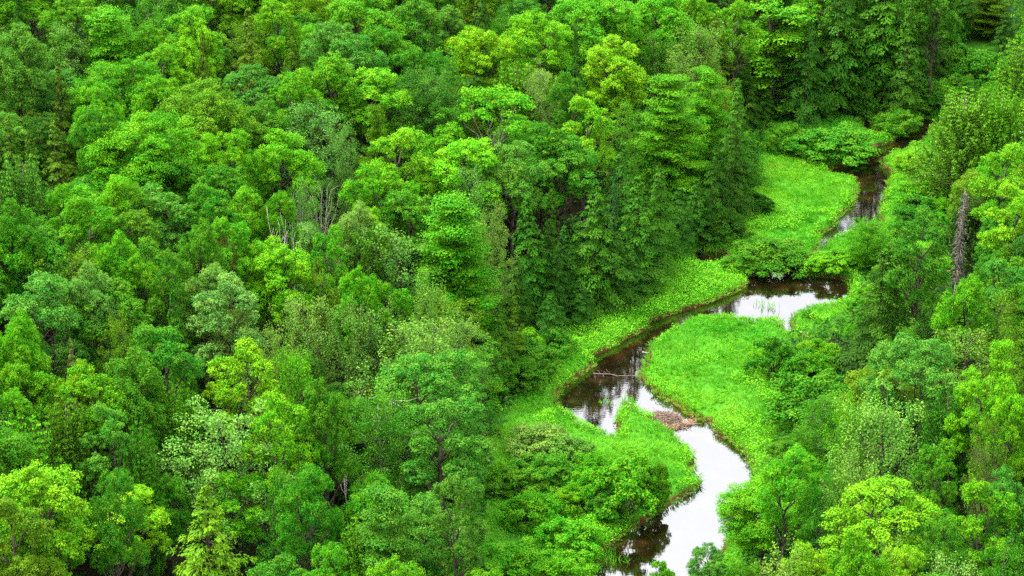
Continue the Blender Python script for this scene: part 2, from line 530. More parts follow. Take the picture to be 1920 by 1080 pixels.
def make_birch(seed, h=14.0, R=3.4, limbs=15, per=30, size=0.17, cl=11, white=True, stretch=0.8, base=0.30, cr=(0.32, 0.58)):
    rng = np.random.default_rng(seed)
    L, B = Leaves(), Wood(5)
    tp = np.array([rng.normal(0, 0.4), rng.normal(0, 0.4), h * 0.94])
    B.tube(curve((0, 0, -0.5), tp, rng, 0.03, 8), 0.13 if white else 0.16, 0.03)
    if rng.uniform() < 0.6 and not white:
        B.tube(curve((0.05, 0, h * 0.12), tp * 0.8 + np.array([R * 0.35, R * 0.1, 0]), rng, 0.04, 6), 0.11, 0.02)
    for k in range(limbs):
        f = base + (0.97 - base) * (k + 0.5) / limbs
        g = (f - base) / (1 - base)
        prof = R * math.sin(math.pi * (0.20 + 0.74 * g)) ** 0.8
        a = k * 2.39996 + rng.normal(0, 0.3)
        e = np.array([tp[0] * f + prof * math.cos(a) * rng.uniform(0.75, 1.05), tp[1] * f + prof * math.sin(a) * rng.uniform(0.75, 1.05), h * f + 0.35 * prof])
        s = np.array([tp[0] * f, tp[1] * f, max(h * 0.2, h * f - prof * 0.75)])
        path = curve(s, e, rng, 0.03 if white else 0.08, 6, -0.04)
        B.tube(path, 0.014 if white else 0.045, 0.007, 4)
        for i in range(cl):
            t = 0.25 + 0.8 * i / cl
            q = s + (e - s) * t + rng.normal(0, 0.62, 3) * np.array([1, 1, 0.8])
            if i % 2:
                B.tube(curve(s + (e - s) * min(t * 0.9, 1), q, rng, 0.1, 3), 0.018, 0.008, 3)
            r = rng.uniform(*cr)
            clump(L, q, r, stretch, int(per * (r / 0.45) ** 1.5), size, rng, -0.85, 0.35, 0.6, 0.75)
    return B.mesh('trunk', M_WHITEBARK if white else M_BARK), L.mesh('crown', M_LEAF), h, 2 * R


def make_shrub(seed, h=3.6, R=2.6, n_st=24, size=0.165, per=72, dome=0.85):
    rng = np.random.default_rng(seed)
    L, B = Leaves(), Wood(4)
    for k in range(n_st):                                   # boughs, each a cluster of leaf clumps with gaps between boughs
        zz = 0.99 - 0.93 * (k + 0.5) / n_st
        a = k * 2.39996 + rng.normal(0, 0.3)
        s = math.sqrt(max(0, 1 - zz * zz))
        q = rng.uniform(0.62, 1.0)
        e = np.array([R * q * s * math.cos(a), R * q * s * math.sin(a), 0.25 + h * 0.84 * (zz ** dome) * q * rng.uniform(0.86, 1.08)])
        B.tube(curve((rng.normal(0, 0.25), rng.normal(0, 0.25), -0.3), e, rng, 0.09, 5, 0.05), 0.050, 0.012, 4)
        br = rng.uniform(0.42, 0.66) * R / 2.6
        for i in range(7):
            d = sphere_dirs(1, rng, -0.35)[0]
            r = rng.uniform(0.24, 0.40) * R / 2.6
            clump(L, e + d * br * np.array([1, 1, 0.8]), r, rng.uniform(0.55, 0.8), int(per * (r / 0.32) ** 1.6), size, rng, -0.5, 0.5, 0.38)
    return B.mesh('stems', M_BARK), L.mesh('foliage', M_LEAF), h, 2 * R * 1.10


def make_openmaple(seed):
    """a flat-topped broadleaf tree with bare pale limbs in view"""
    rng = np.random.default_rng(seed)
    L, B = Leaves(), Wood(6)
    h = 15.0
    fork = np.array([0.2, 0, h * 0.52])
    B.tube(curve((0, 0, -0.5), fork, rng, 0.03, 5), 0.25, 0.16)
    for k in range(9):
        a = k * 2.39996 + 0.3
        e = np.array([4.0 * math.cos(a) * rng.uniform(0.5, 1), 4.0 * math.sin(a) * rng.uniform(0.5, 1), h * rng.uniform(0.74, 0.90)])
        path = curve(fork, e, rng, 0.10, 6, -0.10)
        B.tube(path, 0.09, 0.025, 5)
        for i in range(9):
            q = e + rng.normal(0, 0.85, 3) * np.array([1, 1, 0.45]) + np.array([0, 0, 0.4])
            clump(L, q, rng.uniform(0.5, 0.8), 0.5, 75, 0.24, rng, -0.45, 0.6)
    for k in range(7):
        a = k * 0.9
        e = np.array([3.4 * math.cos(a), 3.4 * math.sin(a), h * rng.uniform(0.36, 0.5)])
        B.tube(curve((0, 0, h * 0.3), e, rng, 0.08, 4), 0.07, 0.02, 5)
        for i in range(6):
            clump(L, e + rng.normal(0, 0.8, 3) * np.array([1, 1, 0.4]), rng.uniform(0.5, 0.8), 0.5, 75, 0.24, rng)
    return B.mesh('trunk', M_PALEBARK), L.mesh('crown', M_LEAF), h, 9.4


def make_lopsided(seed):
    """a tall one-sided broadleaf tree, its trunk bare on one side"""
    rng = np.random.default_rng(seed)
    L, B = Leaves(), Wood(6)
    h = 17.0
    B.tube(curve((0, 0, -0.5), (-0.6, 0, h * 0.93), rng, 0.03, 9), 0.25, 0.05)
    for k in range(44):
        f = 0.10 + 0.86 * k / 43
        side = 1.0 if rng.uniform() < 0.72 else -0.75
        a = rng.uniform(-1.15, 1.15) + (0 if side > 0 else math.pi)
        rr = (3.3 if side > 0 else 2.1) * rng.uniform(0.55, 1.0) * (1.1 - 0.75 * max(0, f - 0.35))
        s = np.array([-0.6 * f, 0, h * f - 0.5])
        e = np.array([rr * math.cos(a), rr * math.sin(a), h * f + 0.3])
        B.tube(curve(s, e, rng, 0.08, 4), 0.07, 0.02, 5)
        for i in range(6):
            q = e + rng.normal(0, 0.6, 3) * np.array([1, 1, 0.5]) - np.array([0.25 * i * 0.5 * math.cos(a), 0.12 * i * math.sin(a), 0])
            clump(L, q, rng.uniform(0.5, 0.85), 0.5, 78, 0.26, rng)
    return B.mesh('trunk', M_BARK), L.mesh('crown', M_LEAF), h, 6.6


def make_snag(seed, h=9.0, forks=5, mat=None, spread=0.28):
    rng = np.random.default_rng(seed)
    B = Wood(6)
    B.tube(curve((0, 0, -0.5), (0.15, 0, h * 0.70), rng, 0.02, 7), 0.10, 0.055)
    for k in range(forks):
        a = k * 2.4 + rng.uniform(-0.4, 0.4)
        s = np.array([0.13, 0, h * (0.50 + 0.19 * k / forks)])
        e = np.array([math.cos(a) * h * spread * rng.uniform(0.3, 0.6), math.sin(a) * h * spread * 0.4, h * rng.uniform(0.82, 1.0)])
        pth = curve(s, e, rng, 0.06, 5, -0.05)
        B.tube(pth, 0.042, 0.015, 5)
        for j in range(3):
            q = pth[2 + j % 3]
            B.tube(curve(q, q + np.array([rng.normal(0, 0.5), rng.normal(0, 0.4), rng.uniform(0.3, 0.9)]), rng, 0.1, 3), 0.03, 0.012, 4)
    return B.mesh('dead_trunk', mat or M_DEADWOOD), None, h, h * spread


def make_barecrown(seed, h=11.0, R=2.2, limbs=16, mat=None):
    rng = np.random.default_rng(seed)
    B = Wood(5)
    f0 = np.array([0, 0, h * 0.55])
    B.tube(curve((0, 0, -0.5), f0, rng, 0.02, 5), 0.16, 0.11)
    for k in range(limbs):
        a = k * 2.39996
        q = math.sqrt((k + 0.5) / limbs)
        e = np.array([R * q * math.cos(a), R * q * math.sin(a), h * (1.0 - 0.22 * q * q) * rng.uniform(0.92, 1.0)])
        pth = curve(f0 * rng.uniform(0.8, 1.0), e, rng, 0.06, 6, -0.06)
        B.tube(pth, 0.035, 0.010, 4)
        for j in range(4):
            q0 = pth[2 + j % 4]
            B.tube(curve(q0, q0 + np.array([rng.normal(0, 0.4), rng.normal(0, 0.4), rng.uniform(0.3, 0.8)]), rng, 0.12, 3), 0.013, 0.006, 3)
    return B.mesh('bare_branches', mat or M_BAREWOOD), None, h, 2 * R


def make_deadspruce(seed, h=12.0, R=1.15):
    rng = np.random.default_rng(seed)
    L, B = Leaves(), Wood(5)
    B.tube(curve((0, 0, -0.5), (0.1, 0, h), rng, 0.01, 7), 0.17, 0.03)
    z = h * 0.25
    while z < h * 0.97:
        f = z / h
        for i in range(4):
            a = rng.uniform(0, 6.28)
            Lb = R * (1.15 - f) * rng.uniform(0.5, 1.2) + 0.15
            e = np.array([math.cos(a) * Lb, math.sin(a) * Lb, z - 0.45 * Lb])
            B.tube(curve((0.05, 0, z), e, rng, 0.08, 4, 0.1), 0.03, 0.008, 3)
            n = 5
            p = np.array([0.05, 0, z]) + (e - np.array([0.05, 0, z])) * rng.uniform(0.3, 1, n)[:, None] + rng.normal(0, 0.07, (n, 3))
            L.add(p, rng.normal(0, 1, (n, 3)), np.array([0, 0, -1.0]) + rng.normal(0, 0.5, (n, 3)), 0.24, 0.07, rng)
        z += 0.20
    return B.mesh('dead_trunk', M_GREYWOOD), L.mesh('dead_twigs', M_LICHEN), h, 2 * R


PROTO = {
    'maple': [make_maple(11), make_maple(12, 15, 5.0, 20), make_maple(13, 15.5, 4.3, 16, 0.16), make_maple(14, 14.5, 5.6, 22, 0.170, 180, 0.0),
              make_maple(15, 16, 3.6, 15, 0.165, 180, 0.6), make_maple(16, 15, 4.6, 22, 0.160, 190, 0.3), make_maple(17, 15, 4.2, 14, 0.170, 180, 0.5), make_maple(18, 15, 3.2, 13, 0.165, 180, 0.8),
              make_maple(19, 15, 5.2, 24, 0.160, 190, 0.4), make_maple(20, 15, 3.9, 18, 0.170, 175, 0.9)],
    'layered': [make_layered(21), make_layered(22, 16, 3.4, 0.16, 17), make_layered(23, 15, 4.6, 0.165, 13)],
    'hemlock': [make_hemlock(31, pw=0.8, size=0.25, per=24), make_hemlock(32, 16, 4.4, 0.30, 0.62, 0.25, 0, 0.04, 0.80, None, 25), make_hemlock(33, 16, 3.4, 0.15, 0.56, 0.24, 0, 0.04, 0.88, None, 24), make_hemlock(34, 15, 4.3, 0.25, 0.66, 0.26, 0.05, 0.04, 0.72, None, 25), make_hemlock(35, 16, 2.6, 0.2, 0.55, 0.23, 0.04, 0.03, 0.9, None, 20)],
    'spruce': [make_hemlock(41, 14, 2.8, 0.10, 0.50, 0.20, 0.06, 0.05, 0.85, None, 28, 0.25), make_hemlock(42, 14, 3.1, 0.18, 0.66, 0.21, 0.10, 0.05, 0.8, None, 32, 0.22)],
    'sapling': [make_hemlock(45, 6, 1.5, 0.05, 0.40, 0.20, 0.05, 0.03, 1.0, None, 9, 0.1)],
    'pine': [make_pine(51), make_pine(52, 14, 3.8, 140, 0.21, 0.9), make_pine(53, 14, 3.0, 110, 0.20, 1.25)],
    'bushpine': [make_pine(54, 13, 4.2, 230, 0.20, 0.8, 0.32, 0.02)],
    'birch': [make_birch(61, white=False, per=56, size=0.14), make_birch(62, 14, 3.8, 18, 56, 0.14, white=False), make_birch(63, 13, 3.2, 16, 54, 0.14, 12, False), make_birch(64, 14, 3.6, 20, 56, 0.145, 12, False),
              make_birch(66, 14, 5.0, 50, 60, 0.135, 15, False), make_birch(67, 14, 2.4, 14, 54, 0.14, 9, False)],
    'whitebirch': [make_birch(65, 14, 3.8, 26, 66, 0.14, 12)],
    'aspen': [make_birch(71, 14, 3.4, 22, 62, 0.155, 10, False, 1.7, 0.22, (0.30, 0.50)), make_birch(72, 14, 3.0, 20, 62, 0.155, 11, False, 1.9, 0.18, (0.28, 0.46)),
              make_birch(73, 14, 3.8, 24, 60, 0.15, 10, False, 1.6, 0.2, (0.30, 0.50)), make_birch(74, 14, 5.6, 38, 62, 0.15, 13, False, 1.5, 0.15, (0.32, 0.52)),
              make_birch(75, 14, 2.3, 18, 60, 0.15, 9, False, 1.8, 0.12, (0.26, 0.42))],
    'shrub': [make_shrub(81), make_shrub(82, 3.4, 2.7, 28, 0.16), make_shrub(83, 3.8, 2.4, 21, 0.17), make_shrub(84, 3.2, 2.8, 30, 0.15, 74, 0.7), make_shrub(85, 3.6, 2.5, 19, 0.165)],
    'openmaple': [make_openmaple(91)],
    'lopsided': [make_lopsided(92)],
    'snag': [make_snag(93), make_snag(94, 9, 3)],
    'bare': [make_barecrown(95), make_barecrown(96, 11, 2.6, 20)],
    'deadspruce': [make_deadspruce(97)],
}
NAMES = {'maple': ('maple_tree', 'tree'), 'layered': ('beech_tree', 'tree'), 'hemlock': ('hemlock_tree', 'conifer'), 'spruce': ('spruce_tree', 'conifer'),
         'sapling': ('spruce_sapling', 'conifer'), 'pine': ('pine_tree', 'pine'), 'birch': ('birch_tree', 'tree'), 'aspen': ('aspen_tree', 'tree'), 'whitebirch': ('birch_tree', 'tree'), 'bushpine': ('pine_tree', 'pine'),
         'shrub': ('bush', 'bush'), 'openmaple': ('spreading_tree', 'tree'), 'lopsided': ('tall_tree', 'tree'), 'snag': ('dead_tree', 'dead tree'),
         'bare': ('bare_tree', 'dead tree'), 'deadspruce': ('dead_spruce', 'dead tree')}
NOUN = {'maple': 'rounded broadleaf tree', 'layered': 'tiered broadleaf tree', 'hemlock': 'drooping conifer', 'spruce': 'pointed conifer', 'sapling': 'small young conifer',
        'pine': 'feathery pine', 'birch': 'airy fine-leaved tree', 'aspen': 'upright plume-leaved tree', 'whitebirch': 'white-stemmed birch', 'bushpine': 'bushy pine', 'shrub': 'bush', 'openmaple': 'spreading tree',
        'lopsided': 'tall one-sided tree', 'snag': 'white dead trunk', 'bare': 'bare dead tree', 'deadspruce': 'dead conifer'}
TONEWORD = {'lime': 'yellow-lime', 'bright': 'bright green', 'mid': 'mid green', 'dark': 'dark green', 'bluish': 'bluish green', 'sage': 'pale sage green', 'olive': 'olive green',
            'brown': 'brownish', 'blue': 'blue-green', 'grey': 'grey', 'rust': 'rusty-tipped green', 'pale': 'yellowish green'}
HEIGHT = {'maple': 15.5, 'layered': 16, 'hemlock': 16, 'spruce': 13, 'sapling': 6, 'pine': 14, 'birch': 14, 'whitebirch': 14, 'bushpine': 13, 'aspen': 14, 'shrub': 3.4, 'openmaple': 15.5, 'lopsided': 17,
          'snag': 12.0, 'bare': 14, 'deadspruce': 12}
GROUPS = {'bushpine': 'pines of the valley forest', 'hemlock': 'conifers of the valley forest', 'spruce': 'conifers of the valley forest', 'sapling': 'young conifers', 'pine': 'pines of the valley forest',
          'shrub': 'bushes along the river and the forest edge', 'snag': 'dead trees in the forest', 'bare': 'dead trees in the forest', 'deadspruce': 'dead trees in the forest'}

# ------------------------------------------------------------------ every tree and bush of the photograph: kind, crown x, crown top y, crown width, tone, foot y (or -), then «landmark phrase | label» for the ones others are described by
TREES = '''
hemlock 30 -20 90 dark -
birch 125 45 100 sage -
maple 28 58 120 bluish -
layered 215 22 150 bright -
maple 130 -20 110 bright -
birch 265 -15 110 mid -
maple 278 38 80 bright -
maple 355 5 110 bright -
maple 362 42 90 lime -
hemlock 378 50 85 olive - the olive conifer on the upper slope | drooping olive conifer standing before a yellow-lime crown on the upper slope
hemlock 468 18 140 olive - the big olive conifer near the top | biggest olive drooping conifer on the upper slope, among round crowns
hemlock 548 40 90 olive -
maple 515 -14 90 lime -
maple 620 28 110 bluish -
maple 225 112 170 bright -
maple 300 82 100 bright -
maple 310 128 95 bright -
maple 165 150 85 bright -
maple 195 190 100 mid -
spruce 32 100 85 olive -
spruce 105 120 95 olive -
spruce 52 140 95 olive -
spruce 115 225 140 olive - the broad olive conifer clump | broad olive pointed conifer at the front of a conifer clump on the hill
spruce 12 215 95 olive -
spruce 58 245 90 olive -
maple 465 118 125 bluish -
maple 375 158 190 olive - the wide olive dome | wide olive-green domed broadleaf crown on the upper slope
pine 405 150 70 bright -
maple 490 185 95 mid -
maple 612 112 130 bright -
maple 555 130 100 bright -
birch 575 192 150 sage - the pale sage crown | large pale sage airy crown on the upper slope, greyest of its surroundings
maple 270 222 200 bright - the wide bright crown | widest bright green broadleaf crown, just below the olive dome
maple 300 258 150 mid -
layered 378 255 70 lime -
maple 530 255 130 bright -
maple 432 235 100 bright -
pine 30 285 150 bluish -
maple 120 345 85 bright -
layered 205 322 75 lime -
maple 242 330 85 bright -
maple 415 300 125 mid -
birch 572 330 60 sage -
maple 665 -12 150 bright -
maple 780 5 130 mid -
hemlock 815 30 80 dark -
hemlock 905 -5 110 dark -
spruce 960 -5 70 dark -
maple 1000 14 135 lime - the tall lime crown | tall yellow-lime rounded crown near the top, brightest of the twin pair
maple 895 42 125 lime - the lower lime crown of the twin pair | lower yellow-lime crown of the bright twin pair near the top
maple 1110 -18 165 bright - the big bright crown at the top | big bright green broad crown cut by the upper border
maple 1178 -5 110 bright -
maple 1245 -12 120 bright -
hemlock 1085 58 70 dark -
maple 1150 80 125 lime - the lime crown with a showing trunk | yellow-lime broadleaf tree with its thin trunk showing against a dark gap
birch 1225 60 85 mid -
birch 1268 92 75 sage -
maple 715 40 135 mid -
maple 655 60 115 bluish -
maple 775 90 115 mid -
pine 842 95 95 bright -
maple 700 118 135 lime -
birch 800 140 155 bluish -
pine 960 108 125 bright - the feathery bright pine | feathery bright pine with raised plumes just below the lime pair
openmaple 925 155 150 bright - the tree with bare pale limbs | spreading bright tree with bare pale limbs showing below its crown
whitebirch 1022 130 85 sage - the grey birch | narrow greyish birch with a thin white trunk beside the bare-limbed tree
maple 1070 128 70 mid -
maple 1100 178 105 lime -
maple 1030 220 105 mid -
maple 965 262 120 bluish -
maple 1050 250 130 mid -
maple 745 238 125 lime -
maple 865 245 145 lime - the central lime crown | broad yellow-lime crown in the middle of the slope, above the leaning pale tree
maple 700 300 115 bright -
birch 655 238 65 sage -
layered 710 205 65 olive -
layered 1250 155 155 bright 405 the tall pale tiered tree | tall light tiered tree standing at the forest edge above the dark conifers
hemlock 1165 265 135 mid 512
sapling 1143 318 60 blue 540
birch 870 325 85 sage -
spruce 1035 325 55 mid -
birch 1165 195 90 mid -
maple 750 335 85 bright -
aspen 1300 45 105 sage -
hemlock 1335 25 140 olive 255 the long olive conifer | tall olive drooping conifer at the forest edge beside the one-sided tree
maple 1290 -22 100 bright -
lopsided 1448 5 128 bright 214 the tall one-sided tree | tall one-sided bright green tree, its trunk partly bare, against dark conifers
maple 1385 0 80 bright -
layered 1325 120 115 bright 365
hemlock 1376 145 105 mid 388 the mid green conifer by the upper meadow | mid green conifer whose foot meets the upper meadow
hemlock 1335 262 95 dark 440
hemlock 1505 -80 110 dark 170
hemlock 1565 -60 170 dark 212
hemlock 1508 30 115 dark 232
hemlock 1645 -95 195 mid 197 the broad conifer by the far bend | broad mid green conifer rising behind the island bush at the far bend
maple 1540 -35 100 bright -
hemlock 1705 -15 90 mid -
maple 1755 -32 105 mid -
hemlock 1735 -20 115 dark 152
layered 1852 -30 80 olive 75
hemlock 1908 -20 95 blue 85
hemlock 1868 -75 120 dark 62
hemlock 1820 -60 110 mid 50
hemlock 1780 -70 110 dark 40
hemlock 1925 -40 110 dark 105
hemlock 1880 20 80 dark 118
shrub 1850 85 90 mid 140
shrub 1900 100 90 mid 165
shrub 1810 65 115 mid 150
shrub 1715 128 110 mid 195
shrub 1755 142 90 bright 195
shrub 1800 125 80 mid 180
shrub 1700 160 80 mid 205
shrub 1750 185 80 mid 225
pine 1908 80 105 bright -
bushpine 1800 165 175 rust 385 the rusty-tipped pine | big bushy pine with rusty upright tips beside the far bend
sapling 1822 150 22 blue 260
bushpine 1880 160 125 bright -
maple 1890 268 115 bright -
shrub 1680 190 92 mid 250 the island bush | round bush on the small islet at the far bend
shrub 1560 212 150 mid 292 the upper meadow bush | big round bush behind the grassy spit at the end of the upper meadow
shrub 1475 218 80 mid 285
shrub 1530 240 80 mid 295
shrub 1590 250 55 bright 288
shrub 1704 275 60 lime 325
shrub 1716 318 80 bright 390
shrub 1726 345 100 mid 425
shrub 1745 300 80 mid 365
hemlock 1600 60 120 dark 214
hemlock 1625 -140 135 dark 187
hemlock 1578 -120 130 dark 192
hemlock 1682 -130 125 mid 182
hemlock 1545 150 80 dark 222
maple 15 415 105 bright -
maple 75 430 125 mid -
maple 30 388 70 mid -
maple 150 363 125 bright -
maple 235 380 115 olive -
maple 300 340 130 bluish -
maple 395 350 115 mid -
maple 452 340 90 bright -
maple 515 350 80 bright -
maple 430 410 95 bright -
maple 370 425 95 mid -
birch 410 445 75 brown -
snag 522 416 34 grey 690 the white forked snag | white forked dead trunk poking out of the slope canopy
snag 563 420 20 grey 690 the thin white snag | thinner white dead stub beside the forked snag
bare 590 338 75 grey - the grey bare crown | bare grey-branched dead crown in the slope canopy, wider of two
bare 556 335 45 grey - the small bare crown | narrow bare dead crown beside the wider grey one
layered 575 418 115 sage -
maple 618 430 80 bright -
maple 490 447 95 lime -
maple 525 470 135 lime -
birch 150 466 130 olive -
maple 215 450 95 bright -
maple 270 455 105 mid -
pine 140 440 80 dark -
maple 255 487 85 bright -
maple 385 487 125 sage -
maple 325 470 85 mid -
maple 75 500 145 bluish - the bluish clumped crown | big bluish clumped crown near the hill edge with dark gaps beneath
maple 160 510 55 sage -
birch 592 505 95 olive -
maple 215 530 150 mid -
hemlock 335 545 130 mid -
maple 415 525 135 sage -
birch 450 575 115 sage - the round sage crown | round pale sage airy crown on the lower slope above the lone lime crown
birch 500 620 65 sage -
aspen 575 562 130 sage -
aspen 630 560 90 sage -
maple 310 605 155 mid - the big mid green crown | big mid green rounded crown up-slope of the lone lime crown
maple 20 600 115 bright -
spruce 130 635 55 brown - the brownish spire | narrow brownish conifer in a dark gap of the lower slope
birch 205 600 85 olive -
maple 455 650 135 lime - the lone lime crown | lone yellow-lime round crown on the lower slope, brightest around
aspen 540 660 105 bright -
maple 55 668 125 bright -
maple 175 675 135 bright -
maple 245 665 125 mid -
maple 140 690 45 lime -
maple 675 370 75 lime -
maple 710 400 65 lime -
maple 665 390 65 sage -
maple 770 345 130 mid -
aspen 750 415 115 sage - the pale plumed tree | pale sage plumed tree beside the leaning lime-tiered tree
birch 680 430 105 mid -
layered 858 360 165 bright 690 the tall light tiered tree | tall light green tiered tree beside the wall of dark conifers
birch 930 392 75 sage -
hemlock 990 368 135 mid 615
hemlock 1060 420 115 dark 600
hemlock 1232 300 120 mid 522
hemlock 1185 465 105 dark 575
hemlock 1300 335 105 dark 468
hemlock 1372 215 105 dark 405
hemlock 1402 240 74 mid 345
hemlock 1085 520 90 dark 622
hemlock 1112 345 190 mid 585 the middle conifer of the dark wall | widest drooping conifer in the dark wall above the herb bank
hemlock 1195 330 165 mid 552
hemlock 1152 425 130 dark 582
hemlock 965 480 105 dark 650
hemlock 1032 545 110 dark 662
hemlock 1268 350 105 dark 492 the dark conifer by the brown pool | dark drooping conifer at the forest edge beside the small brown pool
spruce 960 548 80 olive 700
shrub 1000 620 105 mid 700
shrub 1040 600 70 mid 665
shrub 975 655 80 mid 730
aspen 790 530 85 sage -
maple 670 510 95 bright -
maple 722 525 95 bright -
aspen 690 572 115 sage -
birch 822 588 115 sage -
aspen 758 610 205 sage - the wide pale plumed crown | widest pale sage plumed crown on the lower slope
birch 880 595 100 sage 790
birch 905 640 80 mid 830
pine 115 735 135 olive -
maple 20 715 95 bright -
pine 80 790 180 bright 1100 the low feathery pine | broad feathery pine with dark trunks under it, low on the slope
maple 205 758 105 bluish -
pine 340 705 125 bright 1000 the plumed pine | pine with tall raised plumes behind the pale domed birch
pine 255 785 65 mid -
birch 410 762 235 sage 1088 the pale domed birch | broad pale yellowish domed tree with grey stems showing at its centre
maple 510 740 125 bright -
maple 600 720 115 mid -
maple 75 888 195 lime - the corner lime crown | big yellow-green crown filling the lower hill corner
maple 20 930 150 olive -
maple 255 903 140 lime 1165 the lime tree over the black gap | yellow-lime tree over a black gap beside the yellowish conifer
maple 445 880 125 bright 1125
maple 330 895 90 mid 1120
spruce 395 908 250 pale 1245 the yellowish conifer | large yellowish-green conifer with clumped boughs at the lower border
sapling 265 1015 52 blue - the dark little spruce | dark little blue-green conifer in the black gap by the yellowish conifer
sapling 582 936 72 blue - the spired blue spruce | blue-green young conifer with a bare spire in a dark gap
maple 565 858 115 mid -
birch 530 890 105 mid -
maple 205 872 95 mid -
maple 615 1008 80 bright -
whitebirch 712 733 165 mid 1010 the white-stemmed birch | airy birch with white stems showing through its thin crown
snag 655 836 34 grey 1030 the white dead birch | white broken dead birch trunk beside the white-stemmed birch
maple 805 645 190 bluish - the big bluish crown | big bluish clumped crown at the lower forest edge
maple 830 745 150 bluish -
maple 860 885 105 bluish -
layered 740 903 190 bluish - the low bluish tiered tree | low bluish tiered tree with dark boughs at the lower border
maple 735 1055 135 bright -
shrub 1010 775 130 sage 850
shrub 970 850 105 mid 925
shrub 1028 835 110 mid 905
shrub 1110 868 100 bright 945
shrub 1062 800 95 sage 872
shrub 1172 820 152 bright 962 the willow on the peninsula | big willow bush with visible stems on the grassy peninsula
shrub 1225 850 60 mid 950
shrub 1110 835 80 bright 905
shrub 1000 905 125 bright 985
shrub 1068 895 70 bright 965
shrub 1072 950 125 bright 1040
shrub 950 995 145 bright 1085
shrub 900 1045 125 bright 1140
shrub 1060 1018 125 bright 1110
shrub 938 860 60 bright 920
shrub 1140 905 70 mid 975
deadspruce 1786 350 42 grey 590 the grey dead conifer | grey dead conifer with drooping twigs among the green trees over the river
sapling 1846 342 60 blue 560
maple 1722 400 115 mid -
birch 1622 415 85 bright 510
shrub 1660 470 60 bright 530
hemlock 1640 455 185 dark 690 the big dark riverside conifer | big dark drooping conifer leaning over the bright reach of river
aspen 1700 470 135 bluish 690
shrub 1455 426 155 mid 503 the bush by the driftwood | big round bush at the water's edge beside the driftwood
shrub 1385 466 65 mid 505
shrub 1352 372 110 dark 445
shrub 1415 348 65 dark 400
shrub 1558 455 95 bright 505
shrub 1600 450 80 bright 500
shrub 1450 608 92 mid 705
shrub 1496 636 95 mid 720
shrub 1512 668 172 mid 795 the round point bush | large round bush at the back of the grassy point
shrub 1516 575 26 mid 600
maple 1725 628 175 bluish - the upright bluish tree | bluish upright-leaved tree beside the big dark riverside conifer
maple 1872 400 100 mid 590
maple 1902 350 105 lime -
maple 1870 480 105 bluish -
maple 1840 478 78 mid 680
maple 1810 528 110 bright -
birch 1890 550 95 olive -
birch 1820 608 115 sage -
birch 1898 605 80 olive -
layered 1890 658 95 lime -
maple 1850 690 90 lime -
bare 1845 716 62 grey - the bare fan of branches | bare dead fan of pale branches over the lower bank
pine 1795 725 145 mid - the sweeping pine | sweeping mid green pine with slanted plumes below the dead fan
maple 1905 722 95 lime -
whitebirch 1530 742 105 mid 885 the leaning white-stemmed tree | airy tree with a leaning white stem at the end of the grassy point
aspen 1650 745 175 sage - the silvery round crown | broad silvery green crown on the lower near bank
aspen 1590 745 105 bright -
maple 1478 828 115 bright -
maple 1430 903 175 bright 1090 the riverside crown | bright green tree overhanging the white water of the lower reach
birch 1540 880 105 mid -
aspen 1600 868 125 sage -
pine 1635 875 65 bright -
maple 1645 898 200 lime - the great lime crown | large yellow-lime crown low on the near bank, brightest there
maple 1840 908 135 bright -
maple 1905 872 75 bluish -
birch 1850 832 50 brown -
birch 1870 780 85 olive -
maple 1320 1018 75 bluish 1180
shrub 1240 1035 60 bright 1110
maple 1392 1038 110 mid -
aspen 1445 1028 115 sage -
maple 1525 1008 105 lime -
maple 1600 1020 125 bright -
birch 1660 1030 85 sage -
maple 1705 1012 115 lime -
aspen 1800 1028 115 sage -
birch 1890 1008 95 mid -
shrub 1785 560 90 mid 605
shrub 1750 555 70 bright 600
shrub 1300 1062 65 lime 1140
maple 1760 960 100 mid -
maple 1760 830 90 mid -
'''

rnd = random.Random(7)
entries = []
for line in TREES.strip().splitlines():
    head, _, lab = line.partition('|')
    p = head.split()
    e = dict(kind=p[0], x=float(p[1]), top=float(p[2]), w=float(p[3]), tone=p[4], base=None if p[5] == '-' else float(p[5]),
             ref=' '.join(p[6:]) or None, label=lab.strip() or None)
    entries.append(e)

placed = []
for e in entries:
    h = HEIGHT[e['kind']] * rnd.uniform(0.93, 1.07)
    if e['kind'] == 'hemlock' and e['base'] is not None and 440 < e['base'] < 700 and e['x'] < 1330:
        e['base'] -= 12
    if e['base'] is not None:
        X, Y, Z = ray_at_height(e['x'], e['base'], 0.0)
        dx, dy, dz = ray(e['x'], e['top'])
        h = CAM_H + dz / dy * Y - Z
        if e['kind'] == 'shrub':                            # a bush is as deep as it is wide: its far side tops it out
            h = max(0.55 * h, h - 0.16 * e['w'] * Y * 1.1 / F)
    else:
        X, Y, Z = ray_at_height(e['x'], e['top'], h)
    dist = Y * CP + (CAM_H - Z - h * 0.6) * SP
    e.update(X=float(X), Y=float(Y), Z=float(Z), h=float(h), wm=e['w'] * dist / F)
    placed.append(e)

